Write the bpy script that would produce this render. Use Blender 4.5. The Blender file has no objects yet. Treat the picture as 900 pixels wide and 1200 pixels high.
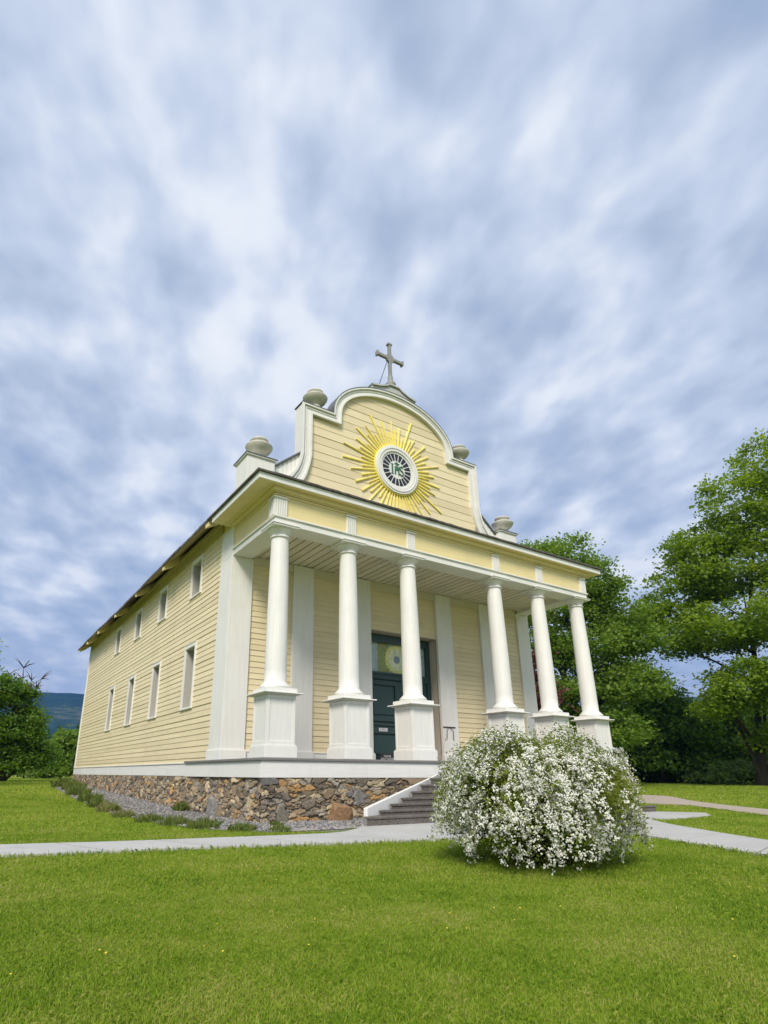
import bpy, math, random
import numpy as np
from mathutils import Matrix, Vector

# ------------------------------------------------------------------ camera, light, sky
S = bpy.context.scene
COL = S.collection
cam_d = bpy.data.cameras.new("camera")
cam = bpy.data.objects.new("camera", cam_d)
COL.objects.link(cam)
S.camera = cam
cam_d.sensor_width = 36.0
cam_d.lens = 20.078
cam_d.shift_x = 0.05496
cam_d.shift_y = 0.06145
cam_d.clip_start = 0.05
cam_d.clip_end = 20000
_r = Vector((0.85148266, -0.5243672, 0.0040393))
_u = Vector((-0.17602647, -0.27856393, 0.94414873))
_f = Vector((0.49395542, 0.8046373, 0.32949486))
M = Matrix.Identity(4)
for i in range(3):
    M[i][0], M[i][1], M[i][2] = _r[i], _u[i], -_f[i]
M[0][3], M[1][3], M[2][3] = -5.24266, -13.86164, -0.31866
cam.matrix_world = M
CX, CY, CZ = -5.24266, -13.86164, -0.31866

SUN_EL, SUN_AZ = 44.0, 224.0      # degrees; azimuth clockwise from +y
EXPOSURE = 1.42
sun_d = bpy.data.lights.new("sun", 'SUN')
sun = bpy.data.objects.new("sun", sun_d)
COL.objects.link(sun)
sun_d.energy = 1.5
sun_d.angle = math.radians(18)
sun_d.color = (1.0, 0.93, 0.82)
_e, _a = math.radians(SUN_EL), math.radians(SUN_AZ)
sdir = Vector((math.sin(_a) * math.cos(_e), math.cos(_a) * math.cos(_e), math.sin(_e)))
sun.rotation_euler = sdir.to_track_quat('Z', 'Y').to_euler()
sun.location = sdir * 60

S.view_settings.view_transform = 'Standard'
S.view_settings.look = 'None'
S.view_settings.gamma = 1.0
S.view_settings.use_curve_mapping = False
S.view_settings.exposure = EXPOSURE
S.render.engine = 'CYCLES'
S.cycles.use_denoising = True
S.cycles.max_bounces = 6
S.cycles.diffuse_bounces = 3
S.cycles.glossy_bounces = 2
S.cycles.transmission_bounces = 3
S.cycles.transparent_max_bounces = 6
S.cycles.volume_bounces = 0
S.cycles.caustics_reflective = False
S.cycles.caustics_refractive = False


class NT:
    """tiny helper round a node tree"""
    def __init__(s, tree):
        s.t = tree
        s.t.nodes.clear()

    def n(s, kind, **kw):
        nd = s.t.nodes.new(kind)
        for k, v in kw.items():
            if k.startswith('i_'):
                nd.inputs[k[2:].replace('_', ' ')].default_value = v
            else:
                setattr(nd, k, v)
        return nd

    def l(s, a, b):
        s.t.links.new(a, b)

    def math(s, op, a, b=None, clamp=False):
        nd = s.t.nodes.new('ShaderNodeMath')
        nd.operation = op
        nd.use_clamp = clamp
        for i, v in enumerate((a, b)):
            if v is None:
                continue
            if isinstance(v, (int, float)):
                nd.inputs[i].default_value = v
            else:
                s.t.links.new(v, nd.inputs[i])
        return nd.outputs[0]

    def noise(s, vec, scale, detail=3.0, rough=0.5, dist=0.0, dims='3D'):
        nd = s.t.nodes.new('ShaderNodeTexNoise')
        nd.noise_dimensions = dims
        nd.inputs['Scale'].default_value = scale
        nd.inputs['Detail'].default_value = detail
        nd.inputs['Roughness'].default_value = rough
        nd.inputs['Distortion'].default_value = dist
        if vec is not None:
            s.t.links.new(vec, nd.inputs['Vector'])
        return nd.outputs['Fac']

    def ramp(s, fac, stops, interp='LINEAR'):
        nd = s.t.nodes.new('ShaderNodeValToRGB')
        cr = nd.color_ramp
        cr.interpolation = interp
        while len(cr.elements) < len(stops):
            cr.elements.new(0.5)
        for e, (p, c) in zip(cr.elements, stops):
            e.position = p
            e.color = (*c, 1) if len(c) == 3 else c
        s.t.links.new(fac, nd.inputs['Fac'])
        return nd.outputs['Color']

    def mix(s, fac, a, b, mode='MIX'):
        nd = s.t.nodes.new('ShaderNodeMix')
        nd.data_type = 'RGBA'
        nd.blend_type = mode
        if isinstance(fac, (int, float)):
            nd.inputs[0].default_value = fac
        else:
            s.t.links.new(fac, nd.inputs[0])
        for idx, v in ((6, a), (7, b)):
            if isinstance(v, tuple):
                nd.inputs[idx].default_value = (*v, 1)
            else:
                s.t.links.new(v, nd.inputs[idx])
        return nd.outputs[2]


def build_world():
    w = bpy.data.worlds.new("World")
    S.world = w
    w.use_nodes = True
    k = NT(w.node_tree)
    sky = k.n('ShaderNodeTexSky', sky_type='NISHITA', sun_disc=False)
    sky.sun_elevation = math.radians(SUN_EL)
    sky.sun_rotation = math.radians(SUN_AZ)
    sky.air_density = 1.2
    sky.dust_density = 0.6
    tc = k.n('ShaderNodeTexCoord')
    sep = k.n('ShaderNodeSeparateXYZ')
    k.l(tc.outputs['Generated'], sep.inputs[0])
    zz = k.math('ADD', k.math('MAXIMUM', sep.outputs[2], 0.0), 0.16)
    ux = k.math('DIVIDE', sep.outputs[0], zz)
    uy = k.math('DIVIDE', sep.outputs[1], zz)
    az = math.radians(24)
    al = k.math('ADD', k.math('MULTIPLY', ux, math.sin(az)), k.math('MULTIPLY', uy, math.cos(az)))
    ac = k.math('SUBTRACT', k.math('MULTIPLY', ux, math.cos(az)), k.math('MULTIPLY', uy, math.sin(az)))

    def vec(sa, sc, off):
        cb = k.n('ShaderNodeCombineXYZ')
        k.l(k.math('MULTIPLY', al, sa), cb.inputs[0])
        k.l(k.math('MULTIPLY', ac, sc), cb.inputs[1])
        cb.inputs[2].default_value = off
        return cb.outputs[0]
    puffs = k.noise(vec(0.95, 1.05, 7.7), 3.7, 3.0, 0.46, 0.1)
    ripple = k.noise(vec(0.85, 1.15, 4.4), 8.0, 3.0, 0.46, 0.1)
    broad = k.noise(vec(0.55, 0.9, 1.3), 0.95, 3.0, 0.5, 0.2)
    cov = k.math('ADD', k.math('MULTIPLY', puffs, 0.44), k.math('MULTIPLY', ripple, 0.38))
    cov = k.math('ADD', cov, k.math('MULTIPLY', broad, 0.20))
    fac = k.ramp(cov, [(0.38, (0.86,) * 3), (0.52, (0.94,) * 3), (0.62, (0.99,) * 3)], 'EASE')
    ccol = k.ramp(cov, [(0.34, (0.142, 0.182, 0.256)), (0.45, (0.194, 0.229, 0.290)), (0.52, (0.240, 0.272, 0.330)), (0.60, (0.312, 0.332, 0.364)), (0.72, (0.360, 0.372, 0.386))], 'LINEAR')
    # the deck is seen from below at a low angle near the horizon, where it is thick and grey-blue
    lowf = k.ramp(sep.outputs[2], [(0.0, (1.0,) * 3), (0.30, (0.0,) * 3)], 'EASE')
    ccol = k.mix(k.math('MULTIPLY', lowf, 0.65), ccol, (0.125, 0.160, 0.232))
    b1 = k.n('ShaderNodeBackground')
    k.l(sky.outputs[0], b1.inputs['Color'])
    b1.inputs['Strength'].default_value = 0.05
    b2 = k.n('ShaderNodeBackground')
    k.l(ccol, b2.inputs['Color'])
    b2.inputs['Strength'].default_value = 1.0
    mx = k.n('ShaderNodeMixShader')
    k.l(fac, mx.inputs[0])
    k.l(b1.outputs[0], mx.inputs[1])
    k.l(b2.outputs[0], mx.inputs[2])
    out = k.n('ShaderNodeOutputWorld')
    k.l(mx.outputs[0], out.inputs['Surface'])


build_world()

# ------------------------------------------------------------------ materials
def mat_base(name):
    m = bpy.data.materials.new(name)
    m.use_nodes = True
    k = NT(m.node_tree)
    out = k.n('ShaderNodeOutputMaterial')
    b = k.n('ShaderNodeBsdfPrincipled')
    k.l(b.outputs[0], out.inputs['Surface'])
    return m, k, b, out


def painted(name, col, var=0.06, rough=0.5, grain=None, bump=0.25, grime=None, attr=False):
    """paint on wood: small colour drift, brush/wood grain, light grime"""
    m, k, b, out = mat_base(name)
    geo = k.n('ShaderNodeNewGeometry')
    pos = geo.outputs['Position']
    mp = k.n('ShaderNodeMapping')
    k.l(pos, mp.inputs['Vector'])
    if grain == 'x':
        mp.inputs['Scale'].default_value = (0.35, 6, 9)
    elif grain == 'y':
        mp.inputs['Scale'].default_value = (6, 0.35, 9)
    elif grain == 'z':
        mp.inputs['Scale'].default_value = (9, 9, 0.35)
    else:
        mp.inputs['Scale'].default_value = (2, 2, 2)
    g = k.noise(mp.outputs[0], 4.0, 5.0, 0.6)
    big = k.noise(pos, 0.9, 4.0, 0.6)
    dark = tuple(c * (1 - 1.6 * var) for c in col)
    lite = tuple(min(1, c * (1 + 0.9 * var)) for c in col)
    c = k.ramp(g, [(0.3, dark), (0.55, col), (0.75, lite)])
    gr = grime or tuple(x * 0.80 for x in col)
    c = k.mix(k.ramp(big, [(0.5, (0, 0, 0)), (0.75, (0.4,) * 3)]), c, gr)
    if name.startswith('white'):
        # rain streaks and splashed dirt with shapes of their own
        mp2 = k.n('ShaderNodeMapping')
        mp2.inputs['Scale'].default_value = (7, 7, 0.5)
        k.l(pos, mp2.inputs['Vector'])
        st = k.noise(mp2.outputs[0], 2.2, 5.0, 0.7)
        c = k.mix(k.ramp(st, [(0.56, (0, 0, 0)), (0.74, (0.30,) * 3)]), c, (0.56, 0.53, 0.47))
        fl = k.noise(pos, 16.0, 4.0, 0.7)
        c = k.mix(k.ramp(fl, [(0.66, (0, 0, 0)), (0.72, (0.35,) * 3)]), c, (0.50, 0.47, 0.42))
    if attr:
        at = k.n('ShaderNodeAttribute', attribute_name='tint')
        c2 = k.ramp(at.outputs['Fac'], [(0.0, (0.87, 0.86, 0.84)), (0.6, (0.97, 0.97, 0.97)), (1.0, (1.0, 1.0, 1.0))])
        c = k.mix(1.0, c, c2, 'MULTIPLY')
    k.l(c, b.inputs['Base Color'])
    b.inputs['Roughness'].default_value = rough
    b.inputs['Specular IOR Level'].default_value = 0.35
    bp = k.n('ShaderNodeBump')
    bp.inputs['Strength'].default_value = bump
    bp.inputs['Distance'].default_value = 0.004
    k.l(g, bp.inputs['Height'])
    k.l(bp.outputs[0], b.inputs['Normal'])
    return m


def plain(name, col, rough=0.5, metal=0.0, var=0.1, scale=8.0, bump=0.2, dist=0.005):
    m, k, b, out = mat_base(name)
    geo = k.n('ShaderNodeNewGeometry')
    g = k.noise(geo.outputs['Position'], scale, 5.0, 0.6)
    c = k.ramp(g, [(0.3, tuple(x * (1 - 2 * var) for x in col)), (0.7, tuple(min(1, x * (1 + 1.5 * var)) for x in col))])
    k.l(c, b.inputs['Base Color'])
    b.inputs['Roughness'].default_value = rough
    b.inputs['Metallic'].default_value = metal
    bp = k.n('ShaderNodeBump')
    bp.inputs['Strength'].default_value = bump
    bp.inputs['Distance'].default_value = dist
    k.l(g, bp.inputs['Height'])
    k.l(bp.outputs[0], b.inputs['Normal'])
    return m


def leafy(name, lo, mid, hi, trans=0.35, rough=0.5):
    """leaf surface: each leaf its own green (attribute), light passes through"""
    m, k, b, out = mat_base(name)
    at = k.n('ShaderNodeAttribute', attribute_name='tint')
    c = k.ramp(at.outputs['Fac'], [(0.0, lo), (0.5, mid), (1.0, hi)])
    k.l(c, b.inputs['Base Color'])
    b.inputs['Roughness'].default_value = rough
    b.inputs['Specular IOR Level'].default_value = 0.3
    tr = k.n('ShaderNodeBsdfTranslucent')
    hs = k.n('ShaderNodeHueSaturation')
    hs.inputs['Hue'].default_value = 0.485
    hs.inputs['Saturation'].default_value = 1.1
    hs.inputs['Value'].default_value = 1.25
    k.l(c, hs.inputs['Color'])
    k.l(hs.outputs[0], tr.inputs['Color'])
    mx = k.n('ShaderNodeMixShader')
    mx.inputs[0].default_value = trans
    k.l(b.outputs[0], mx.inputs[1])
    k.l(tr.outputs[0], mx.inputs[2])
    k.l(mx.outputs[0], out.inputs['Surface'])
    return m


WHITE = (0.80, 0.785, 0.745)
YEL = (0.82, 0.70, 0.455)
MAT = {}
MAT['white'] = painted('white_paint', WHITE, 0.05, 0.5, 'z', 0.3)
MAT['white_h'] = painted('white_paint_boards', WHITE, 0.05, 0.5, 'x', 0.3)
MAT['white_y'] = painted('white_paint_long', WHITE, 0.05, 0.5, 'y', 0.3)
MAT['yellow_x'] = painted('yellow_siding_paint', YEL, 0.05, 0.5, 'x', 0.3, attr=True)
MAT['yellow_y'] = painted('yellow_siding_paint_long', YEL, 0.05, 0.5, 'y', 0.3, attr=True)
MAT['cream'] = painted('cream_soffit_paint', (0.80, 0.67, 0.35), 0.05, 0.55, 'x', 0.25)
MAT['ceil'] = painted('porch_ceiling_paint', (0.76, 0.70, 0.58), 0.06, 0.55, 'y', 0.3, attr=True)
MAT['reveal_shade'] = painted('shade_grey_reveal_paint', (0.50, 0.48, 0.435), 0.05, 0.5, 'z', 0.2)  # white window reveal, with its shade put into a darker grey base colour
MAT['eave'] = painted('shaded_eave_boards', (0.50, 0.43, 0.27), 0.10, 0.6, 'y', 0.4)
MAT['tan'] = painted('tan_jamb_paint', (0.62, 0.53, 0.43), 0.05, 0.55, 'z', 0.2)
MAT['greywood'] = painted('weathered_grey_paint', (0.30, 0.30, 0.29), 0.14, 0.65, 'z', 0.5)
MAT['capgrey'] = painted('grey_cap_paint', (0.50, 0.50, 0.485), 0.10, 0.65, None, 0.3)
MAT['urn'] = painted('urn_paint', (0.62, 0.59, 0.53), 0.10, 0.6, None, 0.3)
MAT['floor'] = painted('grey_porch_floor', (0.22, 0.21, 0.20), 0.15, 0.6, 'y', 0.4)
MAT['flash'] = plain('lead_flashing', (0.17, 0.175, 0.18), 0.45, 0.3, 0.15, 5)
MAT['rayyellow'] = painted('gilt_yellow_paint', (0.94, 0.81, 0.20), 0.04, 0.75, None, 0.1)
MAT['green'] = painted('green_door_paint', (0.040, 0.078, 0.078), 0.10, 0.38, 'z', 0.3)
MAT['emblem'] = painted('green_emblem_paint', (0.05, 0.15, 0.09), 0.10, 0.4, None, 0.1)
MAT['iron'] = plain('dark_iron', (0.06, 0.05, 0.05), 0.6, 0.4, 0.2, 20)
MAT['signblack'] = plain('black_sign', (0.03, 0.028, 0.03), 0.5, 0, 0.1, 10, 0.05)
MAT['signwhite'] = plain('white_lettering', (0.75, 0.75, 0.75), 0.5, 0, 0.03, 10, 0.05)
MAT['signgrey'] = plain('grey_lettering', (0.20, 0.24, 0.25), 0.5, 0, 0.03, 10, 0.05)


def glass_mat():
    m, k, b, out = mat_base('dark_window_glass')
    b.inputs['Base Color'].default_value = (0.018, 0.022, 0.032, 1)
    b.inputs['Roughness'].default_value = 0.08
    b.inputs['Specular IOR Level'].default_value = 0.5
    return m


MAT['glass'] = glass_mat()


def shingle_mat():
    m, k, b, out = mat_base('wood_shingles')
    geo = k.n('ShaderNodeNewGeometry')
    mp = k.n('ShaderNodeMapping')
    k.l(geo.outputs['Position'], mp.inputs['Vector'])
    mp.inputs['Scale'].default_value = (4.5, 7.0, 5.0)
    vo = k.n('ShaderNodeTexVoronoi')
    vo.inputs['Scale'].default_value = 1.0
    k.l(mp.outputs[0], vo.inputs['Vector'])
    c = k.ramp(vo.outputs['Color'], [(0.0, (0.06, 0.055, 0.05)), (1.0, (0.15, 0.13, 0.115))])
    k.l(c, b.inputs['Base Color'])
    b.inputs['Roughness'].default_value = 0.85
    bp = k.n('ShaderNodeBump')
    bp.inputs['Strength'].default_value = 0.6
    bp.inputs['Distance'].default_value = 0.03
    k.l(vo.outputs['Distance'], bp.inputs['Height'])
    k.l(bp.outputs[0], b.inputs['Normal'])
    return m


MAT['shingle'] = shingle_mat()


def stone_mat():
    m, k, b, out = mat_base('rubble_stone')
    at = k.n('ShaderNodeAttribute', attribute_name='stone')
    geo = k.n('ShaderNodeNewGeometry')
    g = k.noise(geo.outputs['Position'], 16, 6, 0.65)
    sp = k.ramp(g, [(0.25, (0.45,) * 3), (0.5, (0.95,) * 3), (0.8, (1.25,) * 3)])
    c = k.mix(1.0, at.outputs['Color'], sp, 'MULTIPLY')
    k.l(c, b.inputs['Base Color'])
    b.inputs['Roughness'].default_value = 0.85
    bp = k.n('ShaderNodeBump')
    bp.inputs['Strength'].default_value = 0.8
    bp.inputs['Distance'].default_value = 0.012
    k.l(g, bp.inputs['Height'])
    k.l(bp.outputs[0], b.inputs['Normal'])
    return m


MAT['stone'] = stone_mat()


def exposed_aggregate():
    m, k, b, out = mat_base('pebbled_concrete_step')
    geo = k.n('ShaderNodeNewGeometry')
    vo = k.n('ShaderNodeTexVoronoi')
    vo.inputs['Scale'].default_value = 55
    k.l(geo.outputs['Position'], vo.inputs['Vector'])
    n = k.noise(geo.outputs['Position'], 3, 5, 0.6)
    c = k.ramp(vo.outputs['Color'], [(0.0, (0.065, 0.055, 0.048)), (0.6, (0.125, 0.105, 0.09)), (1.0, (0.22, 0.195, 0.17))])
    c = k.mix(k.ramp(n, [(0.4, (0, 0, 0)), (0.7, (0.45,) * 3)]), c, (0.19, 0.175, 0.16))
    k.l(c, b.inputs['Base Color'])
    b.inputs['Roughness'].default_value = 0.85
    bp = k.n('ShaderNodeBump')
    bp.inputs['Strength'].default_value = 0.6
    bp.inputs['Distance'].default_value = 0.006
    k.l(vo.outputs['Distance'], bp.inputs['Height'])
    k.l(bp.outputs[0], b.inputs['Normal'])
    return m


MAT['step'] = exposed_aggregate()


def concrete(name, a, c2):
    m, k, b, out = mat_base(name)
    geo = k.n('ShaderNodeNewGeometry')
    p = geo.outputs['Position']
    n1 = k.noise(p, 1.1, 6, 0.65)
    n2 = k.noise(p, 40, 4, 0.6)
    n3 = k.noise(p, 3.1, 6, 0.75, 0.6)
    c = k.ramp(n1, [(0.3, a), (0.7, c2)])
    c = k.mix(k.ramp(n3, [(0.54, (0, 0, 0)), (0.68, (0.45,) * 3)]), c, tuple(x * 0.66 for x in a))
    c = k.mix(0.35, c, k.ramp(n2, [(0.3, tuple(x * 0.75 for x in a)), (0.7, c2)]))
    k.l(c, b.inputs['Base Color'])
    b.inputs['Roughness'].default_value = 0.8
    bp = k.n('ShaderNodeBump')
    bp.inputs['Strength'].default_value = 0.35
    bp.inputs['Distance'].default_value = 0.004
    k.l(n2, bp.inputs['Height'])
    k.l(bp.outputs[0], b.inputs['Normal'])
    return m


MAT['concrete'] = concrete('concrete_path', (0.41, 0.405, 0.385), (0.52, 0.51, 0.485))
MAT['dirt'] = concrete('tan_packed_path', (0.38, 0.31, 0.24), (0.47, 0.40, 0.32))


def lawn_mat():
    m, k, b, out = mat_base('mown_lawn')
    geo = k.n('ShaderNodeNewGeometry')
    p = geo.outputs['Position']
    n1 = k.noise(p, 0.33, 4, 0.6)
    n2 = k.noise(p, 2.6, 5, 0.65)
    n3 = k.noise(p, 60, 4, 0.7)
    f = k.math('ADD', k.math('MULTIPLY', n1, 0.40), k.math('MULTIPLY', n2, 0.30))
    f = k.math('ADD', f, k.math('MULTIPLY', n3, 0.30))
    c = k.ramp(f, [(0.30, (0.075, 0.125, 0.008)), (0.46, (0.16, 0.225, 0.016)), (0.58, (0.25, 0.29, 0.03)), (0.70, (0.31, 0.28, 0.08))])
    k.l(c, b.inputs['Base Color'])
    b.inputs['Roughness'].default_value = 0.9
    b.inputs['Specular IOR Level'].default_value = 0.1
    bp = k.n('ShaderNodeBump')
    bp.inputs['Strength'].default_value = 0.9
    bp.inputs['Distance'].default_value = 0.03
    k.l(n3, bp.inputs['Height'])
    k.l(bp.outputs[0], b.inputs['Normal'])
    return m


MAT['lawn'] = lawn_mat()


def blade_mat():
    """grass blades: own tint each, drifting greener and yellower over the lawn in patches"""
    m, k, b, out = mat_base('grass_blades')
    at = k.n('ShaderNodeAttribute', attribute_name='tint')
    geo = k.n('ShaderNodeNewGeometry')
    n1 = k.noise(geo.outputs['Position'], 0.75, 4, 0.6)
    n2 = k.noise(geo.outputs['Position'], 3.5, 3, 0.6)
    f = k.math('ADD', k.math('MULTIPLY', at.outputs['Fac'], 0.34), k.math('MULTIPLY', n1, 0.44))
    f = k.math('ADD', f, k.math('MULTIPLY', n2, 0.28))
    c = k.ramp(f, [(0.27, (0.075, 0.165, 0.012)), (0.43, (0.195, 0.325, 0.020)), (0.56, (0.315, 0.420, 0.036)), (0.74, (0.50, 0.46, 0.16))])
    k.l(c, b.inputs['Base Color'])
    b.inputs['Roughness'].default_value = 0.55
    b.inputs['Specular IOR Level'].default_value = 0.25
    tr = k.n('ShaderNodeBsdfTranslucent')
    k.l(c, tr.inputs['Color'])
    mx = k.n('ShaderNodeMixShader')
    mx.inputs[0].default_value = 0.35
    k.l(b.outputs[0], mx.inputs[1])
    k.l(tr.outputs[0], mx.inputs[2])
    k.l(mx.outputs[0], out.inputs['Surface'])
    return m


MAT['blade'] = blade_mat()
MAT['gravel'] = plain('grey_gravel_bed', (0.20, 0.195, 0.19), 0.9, 0, 0.25, 45, 0.9, 0.03)


def pebble_mat():
    m, k, b, out = mat_base('gravel_pebbles')
    at = k.n('ShaderNodeAttribute', attribute_name='tint')
    c = k.ramp(at.outputs['Fac'], [(0.0, (0.10, 0.10, 0.105)), (0.5, (0.24, 0.235, 0.235)), (0.85, (0.36, 0.34, 0.32)), (1.0, (0.34, 0.26, 0.18))])
    k.l(c, b.inputs['Base Color'])
    b.inputs['Roughness'].default_value = 0.85
    return m


MAT['pebble'] = pebble_mat()


def bark_mat(name, a, c2):
    m, k, b, out = mat_base(name)
    geo = k.n('ShaderNodeNewGeometry')
    mp = k.n('ShaderNodeMapping')
    mp.inputs['Scale'].default_value = (3, 3, 0.6)
    k.l(geo.outputs['Position'], mp.inputs['Vector'])
    g = k.noise(mp.outputs[0], 5, 5, 0.7)
    k.l(k.ramp(g, [(0.3, a), (0.7, c2)]), b.inputs['Base Color'])
    b.inputs['Roughness'].default_value = 0.9
    bp = k.n('ShaderNodeBump')
    bp.inputs['Distance'].default_value = 0.05
    k.l(g, bp.inputs['Height'])
    k.l(bp.outputs[0], b.inputs['Normal'])
    return m


MAT['bark'] = bark_mat('dark_bark', (0.028, 0.022, 0.018), (0.075, 0.06, 0.048))
MAT['cane'] = bark_mat('brown_canes', (0.07, 0.045, 0.03), (0.15, 0.10, 0.07))
MAT['leaf_a'] = leafy('maple_leaves', (0.085, 0.165, 0.014), (0.185, 0.295, 0.028), (0.30, 0.41, 0.06), 0.55)
MAT['leaf_b'] = leafy('deep_green_leaves', (0.080, 0.165, 0.022), (0.170, 0.285, 0.040), (0.27, 0.38, 0.07), 0.55)
MAT['leaf_dark'] = leafy('dark_shrub_leaves', (0.058, 0.135, 0.016), (0.125, 0.235, 0.030), (0.22, 0.34, 0.055), 0.52)
MAT['leaf_pale'] = leafy('pale_brush_leaves', (0.085, 0.15, 0.03), (0.17, 0.265, 0.06), (0.27, 0.35, 0.11), 0.45)
MAT['leaf_red'] = leafy('red_purple_leaves', (0.08, 0.02, 0.025), (0.15, 0.045, 0.05), (0.23, 0.08, 0.08), 0.4)
MAT['leaf_bush'] = leafy('spirea_leaves', (0.060, 0.095, 0.014), (0.155, 0.225, 0.028), (0.32, 0.37, 0.055), 0.48)
MAT['petal'] = leafy('white_petals', (0.74, 0.73, 0.64), (0.85, 0.84, 0.77), (0.90, 0.89, 0.84), 0.3)
MAT['weed'] = leafy('weed_blades', (0.09, 0.14, 0.03), (0.18, 0.25, 0.05), (0.40, 0.34, 0.17), 0.45)
MAT['dandelion'] = plain('yellow_flower', (0.75, 0.55, 0.03), 0.6, 0, 0.1)


def hill_mat(name, a, c2, c3, sc):
    m, k, b, out = mat_base(name)
    geo = k.n('ShaderNodeNewGeometry')
    p = geo.outputs['Position']
    n1 = k.noise(p, sc * 0.10, 5, 0.6)
    n2 = k.noise(p, sc, 3, 0.7)
    f = k.math('ADD', k.math('MULTIPLY', n1, 0.55), k.math('MULTIPLY', n2, 0.45))
    c = k.ramp(f, [(0.35, a), (0.52, c2), (0.68, c3)])
    k.l(c, b.inputs['Base Color'])
    b.inputs['Roughness'].default_value = 1.0
    b.inputs['Specular IOR Level'].default_value = 0.0
    bp = k.n('ShaderNodeBump')
    bp.inputs['Strength'].default_value = 1.0
    bp.inputs['Distance'].default_value = 14.0
    k.l(n2, bp.inputs['Height'])
    k.l(bp.outputs[0], b.inputs['Normal'])
    return m


MAT['hill'] = hill_mat('forested_hillside', (0.006, 0.018, 0.010), (0.022, 0.050, 0.018), (0.13, 0.13, 0.07), 0.03)

# ------------------------------------------------------------------ mesh helpers
class MB:
    def __init__(s):
        s.v, s.f, s.sm = [], [], []

    def add(s, verts, faces, smooth=False):
        o = len(s.v)
        s.v += [tuple(map(float, p)) for p in verts]
        for f in faces:
            s.f.append([i + o for i in f])
            s.sm.append(smooth)

    def quad(s, a, b, c, d):
        s.add([a, b, c, d], [(0, 1, 2, 3)])

    def box(s, x0, x1, y0, y1, z0, z1):
        v = [(x0, y0, z0), (x1, y0, z0), (x1, y1, z0), (x0, y1, z0), (x0, y0, z1), (x1, y0, z1), (x1, y1, z1), (x0, y1, z1)]
        s.add(v, [(0, 3, 2, 1), (4, 5, 6, 7), (0, 1, 5, 4), (1, 2, 6, 5), (2, 3, 7, 6), (3, 0, 4, 7)])

    def prism(s, poly, axis, a, b):
        """closed polygon extruded along axis from a to b"""
        def P(p, t):
            if axis == 'y':
                return (p[0], t, p[1])
            if axis == 'x':
                return (t, p[0], p[1])
            return (p[0], p[1], t)
        n = len(poly)
        v = [P(p, a) for p in poly] + [P(p, b) for p in poly]
        f = [tuple(range(n))[::-1], tuple(range(n, 2 * n))]
        for i in range(n):
            j = (i + 1) % n
            f.append((i, j, n + j, n + i))
        s.add(v, f)

    def lathe(s, prof, c, seg=40, smooth=True):
        n = len(prof)
        v, f = [], []
        for r, z in prof:
            for k in range(seg):
                a = 2 * math.pi * k / seg
                v.append((c[0] + r * math.cos(a), c[1] + r * math.sin(a), c[2] + z))
        for i in range(n - 1):
            for k in range(seg):
                k2 = (k + 1) % seg
                f.append((i * seg + k, i * seg + k2, (i + 1) * seg + k2, (i + 1) * seg + k))
        s.add(v, f, smooth)
        s.add(v[:seg], [tuple(range(seg))[::-1]])
        s.add(v[-seg:], [tuple(range(seg))])

    def tube(s, pts, radii, seg=6, smooth=True):
        pts = [Vector(p) for p in pts]
        if isinstance(radii, (int, float)):
            radii = [radii] * len(pts)
        v, f = [], []
        n = len(pts)
        for i, p in enumerate(pts):
            d = (pts[min(i + 1, n - 1)] - pts[max(i - 1, 0)])
            if d.length < 1e-9:
                d = Vector((0, 0, 1))
            d.normalize()
            ref = Vector((0, 0, 1)) if abs(d.z) < 0.9 else Vector((1, 0, 0))
            a = d.cross(ref).normalized()
            b = d.cross(a)
            for k in range(seg):
                t = 2 * math.pi * k / seg
                q = p + (a * math.cos(t) + b * math.sin(t)) * radii[i]
                v.append(tuple(q))
        for i in range(n - 1):
            for k in range(seg):
                k2 = (k + 1) % seg
                f.append((i * seg + k, i * seg + k2, (i + 1) * seg + k2, (i + 1) * seg + k))
        f.append(tuple(range(seg))[::-1])
        f.append(tuple(range((n - 1) * seg, n * seg)))
        s.add(v, f, smooth)

    def build(s, name, mat, parent=None, bevel=0.0, recalc=True, seg=2):
        me = bpy.data.meshes.new(name)
        me.from_pydata(s.v, [], s.f)
        me.polygons.foreach_set('use_smooth', s.sm)
        if recalc:
            import bmesh
            bm = bmesh.new()
            bm.from_mesh(me)
            bmesh.ops.recalc_face_normals(bm, faces=bm.faces)
            bm.to_mesh(me)
            bm.free()
        me.update()
        return link(name, me, mat, parent, bevel, seg)


def link(name, me, mat, parent=None, bevel=0.0, seg=2):
    o = bpy.data.objects.new(name, me)
    COL.objects.link(o)
    if mat is not None:
        me.materials.append(mat)
    if parent is not None:
        set_parent(o, parent)
    if bevel > 0:
        b = o.modifiers.new('edge', 'BEVEL')
        b.width = bevel
        b.segments = seg
        b.limit_method = 'ANGLE'
        b.angle_limit = math.radians(40)
    return o


def world_loc(o):
    l = Vector(o.location)
    while o.parent is not None:
        l = l + o.parent.location + o.matrix_parent_inverse.translation
        o = o.parent
    return l


def set_parent(o, parent):
    o.parent = parent
    o.matrix_parent_inverse = Matrix.Translation(-world_loc(parent))


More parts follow.
